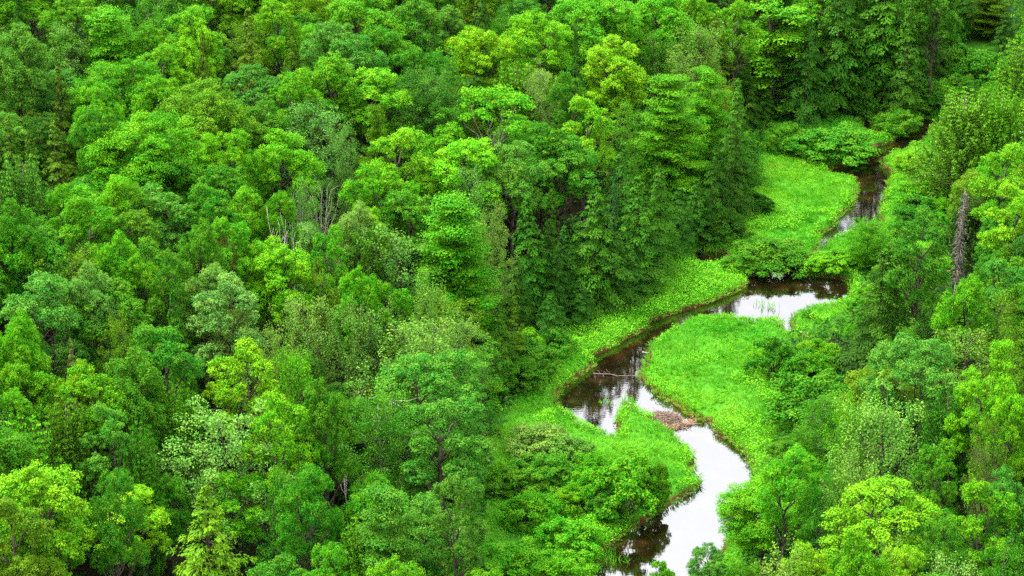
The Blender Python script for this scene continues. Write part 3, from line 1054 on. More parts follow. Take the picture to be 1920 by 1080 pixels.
# trees that stand between and behind those, and a margin past the frame, so that the forest goes on
fr = random.Random(23)
FILL = []
for j in range(225):
    for i in range(140):
        x = -96 + i * 1.5 + fr.uniform(-.7, .7)
        y = 128 + j * 1.5 + fr.uniform(-.7, .7)
        if fr.random() < 0.5 or sample(GFOREST, x, y) < 0.99:
            continue
        g = float(sample(GZ, x, y))
        px, py = to_pixel(x, y, g + 13)
        if not (-150 < px < 2070 and -260 < py < 1300):
            continue
        out = px < -40 or px > 1960 or py < -40 or py > 1090
        if not out and edge_dist(ER, np.array([x]), np.array([y]), False)[0] < 8:
            continue
        ok = True
        for q in placed:
            if not out and q['w'] and q['Y'] > y:
                fx, fy = abs(q['x'] - px), to_pixel(x, y, g + 9.5)[1] - q['top']
                if fx < q['w'] * 0.5 + 25 and -30 < fy < q['w'] * 0.75:
                    ok = False
                    break
            d = math.hypot(q['X'] - x, q['Y'] - y)
            if d < (2.9 + q['wm'] * 0.20 if q['kind'] != 'shrub' else 1.5 + q['wm'] * 0.4):
                ok = False
                break
        if not ok:
            continue
        k = fr.choices(['maple', 'hemlock', 'birch', 'maple', 'pine'], [5, 2, 2, 2, 1])[0]
        h = HEIGHT[k] * (fr.uniform(0.85, 1.02) if out else fr.uniform(0.60, 0.78))
        wm = fr.uniform(6.5, 8.5) if out else fr.uniform(5, 6.8)
        tn = fr.choices(['mid', 'bright', 'dark', 'bluish', 'olive', 'lime'], [4, 3 if out else 2, 2, 2, 1, 1 if out else 0])[0]
        if k in ('hemlock',):
            tn = fr.choice(['dark', 'mid', 'olive'])
        e = dict(kind=k, x=px, top=py, w=0, tone=tn, base=None, ref=None, label=None, X=x, Y=y, Z=g, h=h, wm=wm, fill=True, out=out)
        placed.append(e)
        FILL.append(e)

# young conifers and bushes along the forest edges close the wall of foliage down to the meadow
for line, side, poly in ((EL, 'l', FOREST_L), (ER, 'r', FOREST_R)):
    seg = np.hypot(*np.diff(line, axis=0).T)
    acc = np.concatenate([[0], np.cumsum(seg)])
    for d in np.arange(1.0, acc[-1], 2.6):
        bx, by = np.interp(d, acc, line[:, 0]), np.interp(d, acc, line[:, 1])
        for off in ((2.2, 4.6) if side == 'l' else (1.2, 3.6)):
            tx, ty = np.interp(d + 0.5, acc, line[:, 0]) - bx, np.interp(d + 0.5, acc, line[:, 1]) - by
            n_ = math.hypot(tx, ty) + 1e-9
            sg = 1 if inside(poly, np.array([bx - ty / n_ * 2]), np.array([by + tx / n_ * 2]))[0] else -1
            x = float(bx - sg * ty / n_ * (off + fr.uniform(-.6, .6)))
            y = float(by + sg * tx / n_ * (off + fr.uniform(-.6, .6)))
            if any(math.hypot(q['X'] - x, q['Y'] - y) < (1.3 if off > 3 else 1.9) for q in placed) or sample(GSD, x, y) < 1.2:
                continue
            g = float(sample(GZ, x, y))
            if side == 'l' and fr.random() < (0.55 if off > 3 else 0.3):
                k, h, wm = 'hemlock', fr.uniform(6, 9.5), fr.uniform(3.6, 5)
            else:
                k, h, wm = 'shrub', fr.uniform(1.2, 2.0) if off < 2 else fr.uniform(2.2, 3.6), fr.uniform(2.6, 4.2)
            px, py = to_pixel(x, y, g + h)
            if side == 'r' and px < 1610 and 470 < to_pixel(x, y, g)[1] < 680:
                continue
            if not (-30 < px < 1950 and -30 < py < 1150):
                continue
            e = dict(kind=k, x=px, top=py, w=0, tone=fr.choice(['mid', 'dark'] if k == 'hemlock' else ['mid', 'bright', 'mid', 'bluish']), base=None, ref=None, label=None, X=x, Y=y, Z=g, h=h, wm=wm, fill=True, out=False)
            placed.append(e)
            FILL.append(e)

# ------------------------------------------------------------------ labels: each by its look and by what it stands beside
LM = [dict(x=e['x'], y=e['top'] + (0 if e['kind'] == 'snag' else 25), ref=e['ref'], X=e['X'], Y=e['Y']) for e in placed if e.get('ref')]
LM += [dict(x=1245, y=775, ref='the heap of sticks'), dict(x=1335, y=480, ref='the small brown pool'), dict(x=1500, y=497, ref='the driftwood'),
       dict(x=1150, y=698, ref='the fallen pole in the river'), dict(x=950, y=958, ref='the grey fallen log')]
used = {}


def relation(dx, dy, on_left):
    ang = math.degrees(math.atan2(-dy, dx))
    right, left = ('river side', 'hill side') if on_left else ('bank side', 'river side')
    d8 = int(((ang + 22.5) % 360) // 45)
    return [f'on the {right} of', f'above and on the {right} of', 'directly above', f'above and on the {left} of', f'on the {left} of',
            f'below and on the {left} of', 'directly below', f'below and on the {right} of'][d8]


def describe(e):
    if e.get('label'):
        used[e['label']] = 1
        return e['label']
    noun = f"{TONEWORD[e['tone']]} {NOUN[e['kind']]}"
    if e.get('fill') and not e['out']:
        noun = 'low ' + noun
    on_left = e['X'] < np.interp(e['Y'], EL[::-1, 1], EL[::-1, 0]) + 8
    c = sorted(LM, key=lambda m: math.hypot(m['x'] - e['x'], m['y'] - e['top'] - 25))
    for m in c[:6]:
        d = math.hypot(m['x'] - e['x'], m['y'] - e['top'] - 25)
        rel = relation(e['x'] - m['x'], e['top'] + 25 - m['y'], on_left)
        near = 'close ' if d < 70 else '' if d < 150 else 'well '
        rel = near + rel.replace('directly ', '' if near else 'directly ')
        lab = f"{noun} {rel} {m['ref']}"
        if lab not in used and len(lab.split()) <= 16:
            used[lab] = 1
            return lab
    for m in c[:8]:
        for m2 in c[:8]:
            if m2 is m:
                continue
            lab = f"{noun} between {m['ref']} and {m2['ref']}"
            if lab not in used and len(lab.split()) <= 16:
                used[lab] = 1
                return lab
    for size in ('small', 'large', 'narrow', 'wide'):
        for m in c[:5]:
            lab = f"{size} {noun} {relation(e['x'] - m['x'], e['top'] + 25 - m['y'], on_left)} {m['ref']}"
            if lab not in used and len(lab.split()) <= 16:
                used[lab] = 1
                return lab
    return noun


for e in [p for p in placed if p.get('label')] + [p for p in placed if not p.get('label')]:
    e['text'] = describe(e)

# ------------------------------------------------------------------ put the trees in
PART2 = {'shrub': ('stems', 'foliage'), 'snag': ('dead_trunk', ''), 'bare': ('bare_branches', ''), 'deadspruce': ('dead_trunk', 'dead_twigs')}
# fillers that stand wholly behind other trees or well outside the picture
HIDDEN = set([317, 318, 320, 321, 322, 323, 324, 326, 327, 329, 340, 345, 347, 354, 358, 365, 366, 371, 375, 379, 382, 385, 390, 391, 392, 396, 402, 410, 415, 416, 420, 421, 431, 434, 442, 448, 452, 461, 462, 468, 473, 474, 477, 478, 483, 484, 488, 491, 492, 498, 499, 500, 504, 506, 507, 508, 514, 516, 517, 518, 519, 522, 525, 526, 527, 532, 533, 536, 537, 539, 540, 541, 542, 544, 547, 551, 552, 553, 557, 558, 559, 560, 562, 567, 568, 572, 573, 574, 578, 579, 580, 581, 582, 583, 586, 587, 588, 590, 593, 594, 595, 597, 599, 600, 604, 605, 606, 607, 609, 611, 612, 613, 614, 615, 616, 617, 619, 620, 621, 622, 623, 624, 625, 626, 627, 628, 629, 630, 631, 632, 633, 634, 635, 636, 637, 638, 639, 640, 641, 642, 643, 644, 645, 646, 647, 648, 649, 650, 651, 652, 653, 654, 655, 656, 657, 658, 659, 660, 661, 662, 663, 664, 665, 666, 667, 668, 669, 670, 671, 672, 676, 679, 681, 682, 683, 684, 685, 686, 687, 688, 689, 690, 691, 693, 701, 703, 705, 706, 708, 709, 711, 713, 714, 716, 717, 719, 722, 724, 729, 744, 754, 758, 759, 760, 761, 763, 764, 765, 766, 771, 773, 774, 775, 777, 786, 800, 801, 803, 811, 814, 815, 816, 817, 818, 819, 820, 821, 823, 824, 825, 827, 828, 829, 830, 831, 832, 833, 834, 835, 837, 839, 843, 844, 845, 846, 847])
for idx, e in enumerate(placed):
    if idx in HIDDEN:
        continue
    r = random.Random(1000 + idx)
    k = e['kind']
    lst = PROTO[k]
    if k == 'snag':
        trunk, crown, ph, pw = lst[1 if e['w'] < 20 else 0]
    else:
        asp = e['wm'] * 1.12 / e['h']                          # one of the shapes whose proportions come closest
        lst = sorted(lst, key=lambda q: abs(q[3] / q[2] - asp))
        trunk, crown, ph, pw = lst[r.randrange(min(3, len(lst)))]
    sz = e['h'] / ph
    sx = e['wm'] * (1.12 if k not in ('hemlock', 'spruce', 'snag', 'bare', 'deadspruce', 'sapling') else 1.06) / pw
    if k not in ('shrub', 'snag', 'bare', 'deadspruce', 'sapling'):
        sx = min(max(sx, sz * 0.55), sz * 1.7)
    if k == 'shrub':
        sx = max(sx, 0.25)
    name, cat = NAMES[k]
    if trunk is not None and crown is None:
        root = bpy.data.objects.new(name, trunk)
        COL.objects.link(root)
    else:
        root = bpy.data.objects.new(name, None)
        root.empty_display_size = 0.5
        COL.objects.link(root)
        pn = PART2.get(k, ('trunk', 'crown'))
        tone = CONIFER_TONES.get(e['tone'], TONES[e['tone']]) if k in ('hemlock', 'spruce') else TONES[e['tone']]
        jv = r.uniform(0.86, 1.14)
        jr = r.uniform(0.82, 1.2)
        for me, n in ((trunk, pn[0]), (crown, pn[1])):
            o = bpy.data.objects.new(n, me)
            COL.objects.link(o)
            o.parent = root
            o.color = (tone[0] * jv * jr, tone[1] * jv, tone[2] * jv * r.uniform(0.8, 1.25), 1)
    root.location = (e['X'], e['Y'], e['Z'] - 0.05)
    az = r.uniform(0, 2 * math.pi)
    if k in ('snag', 'bare', 'lopsided'):
        az = r.uniform(-0.3, 0.3)
    root.rotation_euler = (r.gauss(0, 0.02), r.gauss(0, 0.02), az)
    ax = r.uniform(0.95, 1.05)
    root.scale = (sx * ax, sx / ax, sz)
    root['label'] = e['text']
    e['root'] = root
    root['category'] = cat
    root['group'] = GROUPS.get(k, 'broadleaf trees of the valley forest')

# ------------------------------------------------------------------ the ground
def grid_mesh(name, X, Y, Z, forest, mat):
    ny, nx = X.shape
    v = np.stack([X, Y, Z], 2).reshape(-1, 3).astype(np.float32)
    i = np.arange(nx * ny).reshape(ny, nx)
    q = np.stack([i[:-1, :-1], i[:-1, 1:], i[1:, 1:], i[1:, :-1]], 2).reshape(-1, 4).astype(np.int32)
    me = bpy.data.meshes.new(name)
    me.vertices.add(len(v))
    me.vertices.foreach_set('co', v.ravel())
    me.loops.add(q.size)
    me.loops.foreach_set('vertex_index', q.ravel())
    me.polygons.add(len(q))
    me.polygons.foreach_set('loop_start', np.arange(0, q.size, 4, dtype=np.int32))
    at = me.attributes.new('forest', 'FLOAT', 'POINT')
    at.data.foreach_set('value', forest.ravel().astype(np.float32))
    me.materials.append(mat)
    me.update(calc_edges=True)
    me.polygons.foreach_set('use_smooth', np.ones(len(q), bool))
    return me


m, ns, ln = new_mat('soil_and_turf')
out = ns.new('ShaderNodeOutputMaterial')
tc = ns.new('ShaderNodeTexCoord')
n1 = node(ns, 'ShaderNodeTexNoise', Scale=0.9, Detail=6.0, Roughness=0.65)
ln.new(tc.outputs['Object'], n1.inputs['Vector'])
grass_r, soil_r = ns.new('ShaderNodeValToRGB'), ns.new('ShaderNodeValToRGB')
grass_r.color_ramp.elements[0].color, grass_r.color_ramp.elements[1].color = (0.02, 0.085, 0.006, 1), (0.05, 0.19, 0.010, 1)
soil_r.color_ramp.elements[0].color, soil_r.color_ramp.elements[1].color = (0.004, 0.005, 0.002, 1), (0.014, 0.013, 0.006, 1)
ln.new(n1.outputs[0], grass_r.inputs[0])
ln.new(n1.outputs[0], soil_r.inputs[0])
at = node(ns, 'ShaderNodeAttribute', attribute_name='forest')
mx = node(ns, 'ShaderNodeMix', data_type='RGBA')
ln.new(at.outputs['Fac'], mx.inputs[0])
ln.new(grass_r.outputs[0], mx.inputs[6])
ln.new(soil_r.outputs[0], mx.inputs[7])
geo = ns.new('ShaderNodeNewGeometry')                      # the cut banks and the bed are bare reddish-brown peat
sep = ns.new('ShaderNodeSeparateXYZ')
ln.new(geo.outputs['Position'], sep.inputs[0])
zr = node(ns, 'ShaderNodeMapRange')
zr.inputs['From Min'].default_value, zr.inputs['From Max'].default_value = 0.22, 0.42
ln.new(sep.outputs['Z'], zr.inputs['Value'])
mx2 = node(ns, 'ShaderNodeMix', data_type='RGBA')
mx2.inputs[6].default_value = (0.040, 0.019, 0.008, 1)
ln.new(zr.outputs[0], mx2.inputs[0])
ln.new(mx.outputs[2], mx2.inputs[7])
p = node(ns, 'ShaderNodeBsdfPrincipled', Roughness=0.95)
p.inputs['Specular IOR Level'].default_value = 0.03
bm_ = node(ns, 'ShaderNodeBump', Strength=0.5, Distance=0.2)
ln.new(n1.outputs[0], bm_.inputs['Height'])
ln.new(bm_.outputs[0], p.inputs['Normal'])
ln.new(mx2.outputs[2], p.inputs['Base Color'])
ln.new(p.outputs[0], out.inputs[0])
M_GROUND = m

ext_x = np.concatenate([[-3000, -1200, -500, -250], GX, [250, 500, 1200, 3000]])
ext_y = np.concatenate([[-1500, -500, -100, 40], GY, [560, 800, 1500, 4000]])
EX, EY = np.meshgrid(ext_x, ext_y)
EZ = sample(GZ, EX, EY)
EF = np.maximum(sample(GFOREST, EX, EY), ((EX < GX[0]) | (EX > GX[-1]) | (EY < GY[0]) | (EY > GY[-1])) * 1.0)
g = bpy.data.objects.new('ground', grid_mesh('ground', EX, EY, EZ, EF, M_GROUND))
COL.objects.link(g)
g['kind'] = 'structure'

# ------------------------------------------------------------------ the river: one sheet of brown water
m, ns, ln = new_mat('brown_river_water')
out = ns.new('ShaderNodeOutputMaterial')
tc = ns.new('ShaderNodeTexCoord')
bed = node(ns, 'ShaderNodeTexNoise', Scale=0.42, Detail=4.0, Roughness=0.55)
ln.new(tc.outputs['Object'], bed.inputs['Vector'])
cr = ns.new('ShaderNodeValToRGB')
el = cr.color_ramp.elements
el[0].position, el[0].color = 0.40, (0.0035, 0.0021, 0.0008, 1)
el[1].position, el[1].color = 0.72, (0.020, 0.0105, 0.0028, 1)
e2 = el.new(0.56)
e2.color = (0.007, 0.0039, 0.0013, 1)
ln.new(bed.outputs[0], cr.inputs[0])
rip = node(ns, 'ShaderNodeTexNoise', Scale=1.6, Detail=3.0, Roughness=0.5)
mp = node(ns, 'ShaderNodeMapping')
mp.inputs['Scale'].default_value = (1.0, 2.2, 1.0)
ln.new(tc.outputs['Object'], mp.inputs[0])
ln.new(mp.outputs[0], rip.inputs['Vector'])
bp = node(ns, 'ShaderNodeBump', Strength=0.06, Distance=0.05)
ln.new(rip.outputs[0], bp.inputs['Height'])
df = ns.new('ShaderNodeBsdfDiffuse')
ln.new(cr.outputs[0], df.inputs['Color'])
gl = node(ns, 'ShaderNodeBsdfGlossy', Roughness=0.015)
gl.inputs['Color'].default_value = (0.95, 0.975, 1, 1)
ln.new(bp.outputs[0], gl.inputs['Normal'])
fz = node(ns, 'ShaderNodeFresnel', IOR=2.6)
ln.new(bp.outputs[0], fz.inputs['Normal'])
ms = ns.new('ShaderNodeMixShader')
ln.new(fz.outputs[0], ms.inputs[0])
ln.new(df.outputs[0], ms.inputs[1])
ln.new(gl.outputs[0], ms.inputs[2])
ln.new(ms.outputs[0], out.inputs[0])
M_WATER = m


def sheet(name, poly, z, mat, grow):
    c = poly.mean(0)
    import mathutils
    tri = mathutils.geometry.tessellate_polygon([[mathutils.Vector((a, b, 0)) for a, b in poly]])
    me = bpy.data.meshes.new(name)
    me.from_pydata([(a, b, z) for a, b in poly], [], [tuple(t) for t in tri])
    me.materials.append(mat)
    me.update()
    o = bpy.data.objects.new(name, me)
    COL.objects.link(o)
    o['kind'] = 'structure'
    return o


wx0, wx1, wy0, wy1 = RIVER[:, 0].min() - 1, RIVER[:, 0].max() + 1, RIVER[:, 1].min() - 1, RIVER[:, 1].max() + 1
sheet('river', np.array([(wx0, wy0), (wx1, wy0), (wx1, wy1), (wx0, wy1)]), 0.0, M_WATER, 0)

# ------------------------------------------------------------------ meadow grass, bank herbs, ferns: what nobody could count
LV = np.vstack([EL, plane_poly([(1112, 1120), (1700, 700), (1760, 200)])])
RG = np.random.default_rng(99)


def scatter(n, x0, x1, y0, y1):
    return RG.uniform(x0, x1, n), RG.uniform(y0, y1, n)


def valley_mask(x, y):
    f, s = sample(GFOREST, x, y), sample(GSD, x, y)
    return (f < RG.uniform(0.35, 1.0, len(x))) & (s > 0.02) & (y < 285)


def blades(name, n, mat, hmin, hmax, per, width, keep, herb=False):
    x, y = scatter(n, -14, 66, 135, 285)
    k = valley_mask(x, y)
    x, y = x[k], y[k]
    k = keep(x, y)
    x, y = x[k], y[k]
    z, s = sample(GZ, x, y), sample(GSD, x, y)
    big = vnoise(x, y, 3.4, 5)
    fine = vnoise(x, y, 0.9, 6)
    hh = (hmin + (hmax - hmin) * (0.5 * big + 0.5 * fine)) * RG.uniform(0.8, 1.2, len(x))
    hh *= np.clip(0.75 + (1.2 - s) * 0.3, 0.75, 1.1)
    N = len(x) * per
    rep = lambda a: np.repeat(a, per)
    bx = rep(x) + RG.normal(0, 0.09, N)
    by = rep(y) + RG.normal(0, 0.09, N)
    bz = rep(z) - 0.03
    a = RG.uniform(0, 2 * math.pi, N)
    lean_a = rep(vnoise(x, y, 6.0, 8) * 9 + vnoise(x, y, 1.5, 9) * 3) + RG.normal(0, 0.7, N)
    lean = rep(hh) * RG.uniform(0.25, 0.9, N)
    # close to the water the blades hang towards it
    ex = sample(GSD, x + 0.4, y) - sample(GSD, x - 0.4, y)
    ey = sample(GSD, x, y + 0.4) - sample(GSD, x, y - 0.4)
    el_ = np.hypot(ex, ey) + 1e-6
    w = rep(np.clip(1 - s / 0.8, 0, 1))
    lx = np.cos(lean_a) * (1 - w) - rep(ex / el_) * w
    ly = np.sin(lean_a) * (1 - w) - rep(ey / el_) * w
    H = rep(hh) * RG.uniform(0.75, 1.15, N) * (1 - 0.25 * w)
    tip = np.stack([bx + lx * lean, by + ly * lean, bz + H * 0.86], 1)
    mid = np.stack([bx + lx * lean * 0.35, by + ly * lean * 0.35, bz + H * 0.62], 1)
    wx, wy = np.cos(a) * width, np.sin(a) * width
    tint = np.clip(rep(0.55 * vnoise(x, y, 5.0, 11) + 0.30 * vnoise(x, y, 1.3, 12)) + RG.uniform(-0.1, 0.3, N), 0, 1)
    tint = np.where((rep(s) < 0.35) & (RG.uniform(0, 1, N) < 0.25), 1.0, np.minimum(tint, 0.97 + 0.03 * (RG.uniform(0, 1, N) < 0.2)))
    b0 = np.stack([bx - wx * 0.6, by - wy * 0.6, bz], 1)
    m0 = np.stack([mid[:, 0] + wx, mid[:, 1] + wy, mid[:, 2]], 1)
    m1 = np.stack([mid[:, 0] - wx, mid[:, 1] - wy, mid[:, 2]], 1)
    v = np.stack([b0, m0, tip, m1], 1).reshape(-1, 3)
    o = bpy.data.objects.new(name, quads_mesh(name, v.astype(np.float32), tint, mat))
    COL.objects.link(o)
    o['kind'] = 'stuff'
    return o


# where leafy herbs grow instead of grass: the bank strips at the foot of the hill and the margins of the upper meadow
HERB = [plane_poly(q) for q in ([(1040, 640), (1110, 596), (1200, 580), (1215, 606), (1175, 640), (1110, 672), (1050, 660)],
                                [(1160, 570), (1250, 515), (1330, 512), (1400, 520), (1395, 545), (1300, 582), (1225, 600), (1200, 580)],
                                [(1390, 410), (1420, 390), (1500, 420), (1480, 440), (1400, 440)],
                                [(1240, 480), (1310, 470), (1300, 510), (1240, 510)],
                                [(1380, 790), (1420, 800), (1480, 840), (1420, 900), (1340, 810)],
                                [(1540, 290), (1600, 285), (1590, 310), (1530, 310)],
                                [(1060, 985), (1180, 985), (1120, 1080), (1020, 1100)])]
blades('meadow_grass', 195000, M_GRASS, 0.22, 0.98, 5, 0.032, lambda x, y: np.ones(len(x), bool))


def herbs():
    x, y = scatter(430000, -14, 66, 135, 285)
    k = valley_mask(x, y)
    x, y = x[k], y[k]
    k = np.zeros(len(x), bool)
    for q in HERB:
        k |= inside(q, x, y) | (edge_dist(q, x, y) < RG.uniform(0, 1.0, len(x)))
    s = sample(GSD, x, y)
    k |= (s < 1.0) & (vnoise(x, y, 2.5, 21) > 0.62)
    k |= vnoise(x, y, 2.2, 22) > 0.83
    x, y = x[k], y[k]
    n = len(x)
    top = 0.25 + 0.65 * vnoise(x, y, 1.1, 23) + 0.25 * vnoise(x, y, 3, 24)
    L = Leaves()
    for rep in range(3):
        z = sample(GZ, x, y) + top * RG.uniform(0.25, 1.05, n)
        c = np.stack([x + RG.normal(0, .1, n), y + RG.normal(0, .1, n), z], 1)
        L.add(c, np.array([0, 0, 0.8]) + RG.normal(0, 0.5, (n, 3)), RG.normal(0, 1, (n, 3)), 0.19, 0.085, RG)
    o = bpy.data.objects.new('bank_herbs', L.mesh('bank_herbs', M_HERB))
    COL.objects.link(o)
    o['kind'] = 'stuff'


herbs()


def ferns():
    x, y = scatter(400000, -85, 85, 130, 345)
    f = sample(GFOREST, x, y)
    k = (f > 0.3) & (vnoise(x, y, 4, 31) > 0.18)
    x, y = x[k], y[k]
    n = len(x)
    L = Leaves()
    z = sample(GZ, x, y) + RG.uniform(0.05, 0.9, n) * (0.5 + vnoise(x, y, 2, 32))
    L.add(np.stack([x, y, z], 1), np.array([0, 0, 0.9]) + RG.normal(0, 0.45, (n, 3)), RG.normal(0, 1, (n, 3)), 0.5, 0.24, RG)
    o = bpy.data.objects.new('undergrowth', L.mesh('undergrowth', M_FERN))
    COL.objects.link(o)
    o['kind'] = 'stuff'


ferns()

# ------------------------------------------------------------------ small things in and by the water
def tag(o, label, cat, group=None):
    o['label'], o['category'] = label, cat
    if group:
        o['group'] = group
    return o


def at_px(px, py, z=0.0):
    x, y = to_plane(px, py, z)
    return float(x), float(y)


def add_obj(name, me, loc=(0, 0, 0), parent=None):
    o = bpy.data.objects.new(name, me)
    COL.objects.link(o)
    o.location = loc
    o.parent = parent
    return o


def lodge():
    rng = np.random.default_rng(5)
    x, y = at_px(1243, 790)
    root = bpy.data.objects.new('beaver_lodge', None)
    COL.objects.link(root)
    root.location = (x, y, 0)
    tag(root, 'low grey-brown heap of sticks piled in the narrow of the river', 'beaver lodge')
    RX, RY, RZ = 1.9, 1.75, 0.62
    prof = lambda u, v: RZ * max(0.0, 1 - u * u - v * v) ** 0.8
    n = 22
    vs, fs = [], []
    for j in range(n):
        for i in range(n):
            u, v = -1.05 + 2.1 * i / (n - 1), -1.05 + 2.1 * j / (n - 1)
            vs.append((u * RX, v * RY, -0.15 + prof(u, v) + rng.uniform(0, 0.07)))
    for j in range(n - 1):
        for i in range(n - 1):
            fs.append((j * n + i, j * n + i + 1, (j + 1) * n + i + 1, (j + 1) * n + i))
    me = bpy.data.meshes.new('mud_mound')
    me.from_pydata(vs, [], fs)
    me.materials.append(M_MUD)
    add_obj('mud_mound', me, parent=root)
    B = Wood(4)
    for k in range(620):
        a, r = rng.uniform(0, 6.28), math.sqrt(rng.uniform(0, 1.0))
        u, v = r * math.cos(a), r * math.sin(a)
        c = np.array([u * RX, v * RY, -0.10 + prof(u, v) + rng.uniform(0, 0.12)])
        d = np.array([rng.normal(0, 1), rng.normal(0, 0.7), rng.normal(0, 0.16)])
        d /= np.linalg.norm(d)
        Ls = rng.uniform(0.3, 0.8)
        B.tube(curve(c - d * Ls / 2, c + d * Ls / 2, rng, 0.05, 3), rng.uniform(0.012, 0.026), 0.010)
    o = add_obj('stick_cover', B.mesh('stick_cover', M_STICK), parent=root)
    o['kind'] = 'stuff'
    B = Wood(4)
    for k in range(150):
        u = rng.uniform(-0.3, 1.55)
        c = np.array([u * RX * 0.95, -RY * (0.95 - 0.35 * max(0, u)) + rng.normal(0, 0.22) + 0.55 * max(0, u - 0.5), rng.uniform(0.0, 0.30)])
        d = np.array([rng.normal(0, 1), rng.normal(0, 0.8), rng.normal(0, 0.3)])
        d /= np.linalg.norm(d)
        Ls = rng.uniform(0.35, 1.0)
        B.tube(curve(c - d * Ls / 2, c + d * Ls / 2, rng, 0.06, 3), 0.026, 0.012)
    o = add_obj('peeled_stick_fringe', B.mesh('peeled_stick_fringe', M_FRESHSTICK), parent=root)
    o['kind'] = 'stuff'
    o['label'] = 'orange-brown peeled sticks at the waterline'
    for (dx, dy, ex, ey, ez) in ((-1.3, 0.9, -2.6, 1.2, 0.25), (0.9, -0.6, 0.95, -0.55, 1.15), (1.6, -0.9, 3.4, -0.6, 0.1), (-0.6, 1.3, -0.9, 2.1, 0.9)):
        B = Wood(5)
        B.tube(curve((dx, dy, 0.05), (ex, ey, ez), rng, 0.05, 4), 0.04, 0.018)
        add_obj('branch', B.mesh('branch', M_FRESHSTICK), parent=root)


lodge()


def log(name, a, b, za, zb, r, mat, label, cat, twigs=0, seed=0, tw=0.5):
    rng = np.random.default_rng(seed + 700)
    xa, ya = at_px(*a, za)
    xb, yb = at_px(*b, zb)
    B = Wood(7)
    A, E = np.array([0, 0, za]), np.array([xb - xa, yb - ya, zb])
    pth = curve(A, E, rng, 0.035, 7)
    B.tube(pth, r, r * 0.55)
    o = add_obj(name, B.mesh(name, mat), (xa, ya, 0))
    for k in range(twigs):
        t = pth[rng.integers(1, 6)]
        T = Wood(4)
        T.tube(curve((0, 0, 0), (rng.normal(0, tw), rng.normal(0, tw), rng.uniform(0.1, tw)), rng, 0.15, 4), r * 0.45, 0.012)
        add_obj('twig', T.mesh('twig', mat), tuple(t), o)
    return tag(o, label, cat)


log('fallen_pole', (1112, 700), (1203, 708), 0.10, 0.04, 0.036, M_STICK, 'thin fallen pole lying across the brown river with a bristly end', 'fallen pole', 9, 1, 0.35)
log('driftwood', (1448, 505), (1498, 492), 0.05, 0.28, 0.09, M_STICK, 'pinkish brown driftwood branch washed up under the big round bush', 'driftwood', 10, 2, 0.5)
log('fallen_log', (940, 962), (1010, 957), 1.3, 1.5, 0.10, M_DEADWOOD, 'grey fallen log lying among the bushes below the forest edge', 'log', 4, 3, 0.5)
log('fallen_branch', (1070, 930), (1130, 935), 1.0, 0.8, 0.05, M_DEADWOOD, 'thin pale fallen branch crossing the dark gap behind the willow bush', 'branch', 3, 4, 0.3)
log('bank_stick', (1088, 800), (1128, 820), 0.12, 0.15, 0.05, M_FRESHSTICK, 'reddish stick lying along the muddy bank of the wide brown pool', 'stick', 5, 5, 0.3)
log('bleached_stub', (1204, 660), (1217, 662), 0.16, 0.2, 0.07, M_GREYWOOD, 'bleached short stub of wood sticking out of the grassy point', 'wood stub', 0, 6)
log('leaning_trunk', (1412, 985), (1462, 900), 0.6, 4.5, 0.09, M_WHITEBARK, 'pale slim trunk leaning up behind the riverside crown', 'trunk', 0, 7)


def tuft(px, py, label, seed, n=70, hh=0.9, spread=0.35, col=M_GRASS):
    rng = np.random.default_rng(seed)
    L = Leaves()
    c = np.stack([rng.normal(0, spread, n), rng.normal(0, spread * 0.7, n), rng.uniform(0.1, 0.5, n) * hh], 1)
    L.add(c, rng.normal(0, 1, (n, 3)) * np.array([1, 1, 0.2]), np.array([0, 0, 1.0]) + rng.normal(0, 0.28, (n, 3)), hh * 0.95, 0.05, rng, 0.1)
    x, y = at_px(px, py)
    tag(add_obj('reed_tuft', L.mesh('reed_tuft', col), (x, y, -0.05)), label, 'reeds', 'reed tufts standing in the river')


tuft(1425, 572, 'sparse reed tuft standing in the white reach of river', 1, 16, 0.9, 0.5)
tuft(1446, 578, 'thicker reed tuft in the white reach of river', 2, 24, 1.0, 0.4)
tuft(1442, 602, 'reed tuft at the tip of the grassy point by the inlet', 3, 45, 0.8, 0.25)
tuft(1138, 755, 'yellowish water plant in the wide brown pool', 4, 30, 0.5, 0.35)
tuft(1178, 766, 'tall reed tuft at the tip of the peninsula by the stick heap', 5, 120, 1.5, 0.40)
tuft(1520, 512, 'low green tuft in front of the driftwood', 6, 160, 0.9, 0.6)
tuft(1340, 470, 'grass tuft standing in the small brown pool', 7, 130, 1.0, 0.55)
tuft(1125, 812, 'reddish reed tuft beside the bank stick', 8, 100, 0.7, 0.25)
tuft(1138, 1052, 'yellowish reeds at the muddy corner of the lower reach', 9, 110, 1.1, 0.7)

# ------------------------------------------------------------------ light, sky, camera
SUN_EL, SUN_AZ = math.radians(60), math.radians(-62)          # azimuth clockwise from +Y: high, beyond the hillside forest
w = bpy.data.worlds.new('World')
scene.world = w
w.use_nodes = True
nt = w.node_tree
nt.nodes.clear()
sky = nt.nodes.new('ShaderNodeTexSky')
sky.sky_type = 'NISHITA'
sky.sun_disc = False
sky.sun_elevation = SUN_EL
sky.sun_rotation = SUN_AZ
sky.dust_density = 4.0
sky.air_density = 1.0
hs = nt.nodes.new('ShaderNodeHueSaturation')
hs.inputs['Saturation'].default_value = 0.30
bg = nt.nodes.new('ShaderNodeBackground')
bg.inputs['Strength'].default_value = 0.15
ow = nt.nodes.new('ShaderNodeOutputWorld')
nt.links.new(sky.outputs[0], hs.inputs['Color'])
tcw = nt.nodes.new('ShaderNodeTexCoord')
cl = node(nt.nodes, 'ShaderNodeTexNoise', Scale=2.6, Detail=5.0, Roughness=0.55)
nt.links.new(tcw.outputs['Generated'], cl.inputs['Vector'])
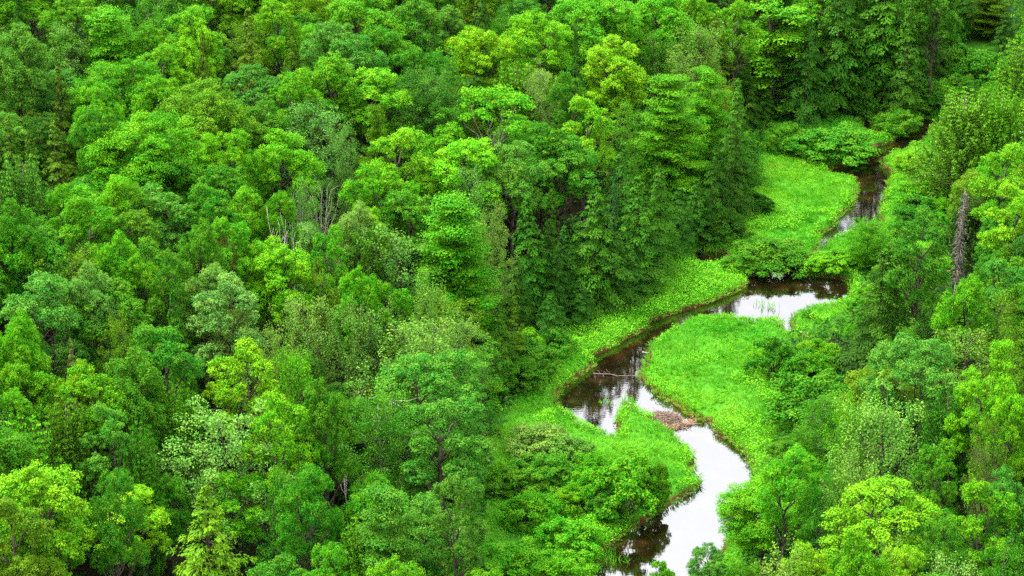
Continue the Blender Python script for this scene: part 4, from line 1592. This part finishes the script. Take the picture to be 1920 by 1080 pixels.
crw = nt.nodes.new('ShaderNodeMapRange')                    # a bright cloud deck with a few thinner places
crw.inputs['From Min'].default_value, crw.inputs['From Max'].default_value = 0.28, 0.50
crw.inputs['To Min'].default_value = 0.35
nt.links.new(cl.outputs[0], crw.inputs['Value'])
cmix = node(nt.nodes, 'ShaderNodeMix', data_type='RGBA')
cmix.inputs[7].default_value = (5.2, 5.2, 5.4, 1)
nt.links.new(crw.outputs[0], cmix.inputs[0])
nt.links.new(hs.outputs[0], cmix.inputs[6])
sxyz = nt.nodes.new('ShaderNodeSeparateXYZ')                # an overcast sky: three times as bright overhead as at the horizon
nt.links.new(tcw.outputs['Generated'], sxyz.inputs[0])
gr = nt.nodes.new('ShaderNodeMapRange')
gr.inputs['To Min'].default_value, gr.inputs['To Max'].default_value = 0.22, 1.20
nt.links.new(sxyz.outputs['Z'], gr.inputs['Value'])
gm = node(nt.nodes, 'ShaderNodeMix', data_type='RGBA', blend_type='MULTIPLY')
gm.inputs[0].default_value = 1
nt.links.new(cmix.outputs[2], gm.inputs[6])
nt.links.new(gr.outputs[0], gm.inputs[7])
nt.links.new(gm.outputs[2], bg.inputs['Color'])
nt.links.new(bg.outputs[0], ow.inputs[0])

sd = bpy.data.lights.new('sun', 'SUN')
sd.energy = 1.5
sd.angle = math.radians(11)
sd.color = (1.0, 0.96, 0.88)
so = bpy.data.objects.new('sun', sd)
COL.objects.link(so)
from mathutils import Vector
dirv = Vector((math.sin(SUN_AZ) * math.cos(SUN_EL), math.cos(SUN_AZ) * math.cos(SUN_EL), math.sin(SUN_EL)))
so.rotation_euler = dirv.to_track_quat('Z', 'Y').to_euler()
so.location = (0, 150, 150)

cd = bpy.data.cameras.new('camera')
cd.sensor_width = 36
cd.lens = 36 * F / W
cd.clip_start, cd.clip_end = 1.0, 8000
co = bpy.data.objects.new('camera', cd)
COL.objects.link(co)
co.location = (0, 0, CAM_H)
co.rotation_euler = (math.pi / 2 - PITCH, 0, 0)
scene.camera = co

scene.view_settings.view_transform = 'Standard'
scene.view_settings.look = 'None'
scene.view_settings.exposure = 2.95
scene.view_settings.gamma = 1
c = scene.cycles
c.max_bounces = 5
c.diffuse_bounces = 1
c.glossy_bounces = 2
c.transmission_bounces = 2
c.use_denoising = False
c.denoiser = 'OPENIMAGEDENOISE'
c.denoising_prefilter = 'ACCURATE'
print('placed', len(placed), 'fill', len(FILL), 'unseen fill', sum(1 for e in FILL if e['out']))
from collections import Counter
print(Counter(e['kind'] for e in placed), 'dup labels', len(placed) - len(set(e['text'] for e in placed)))
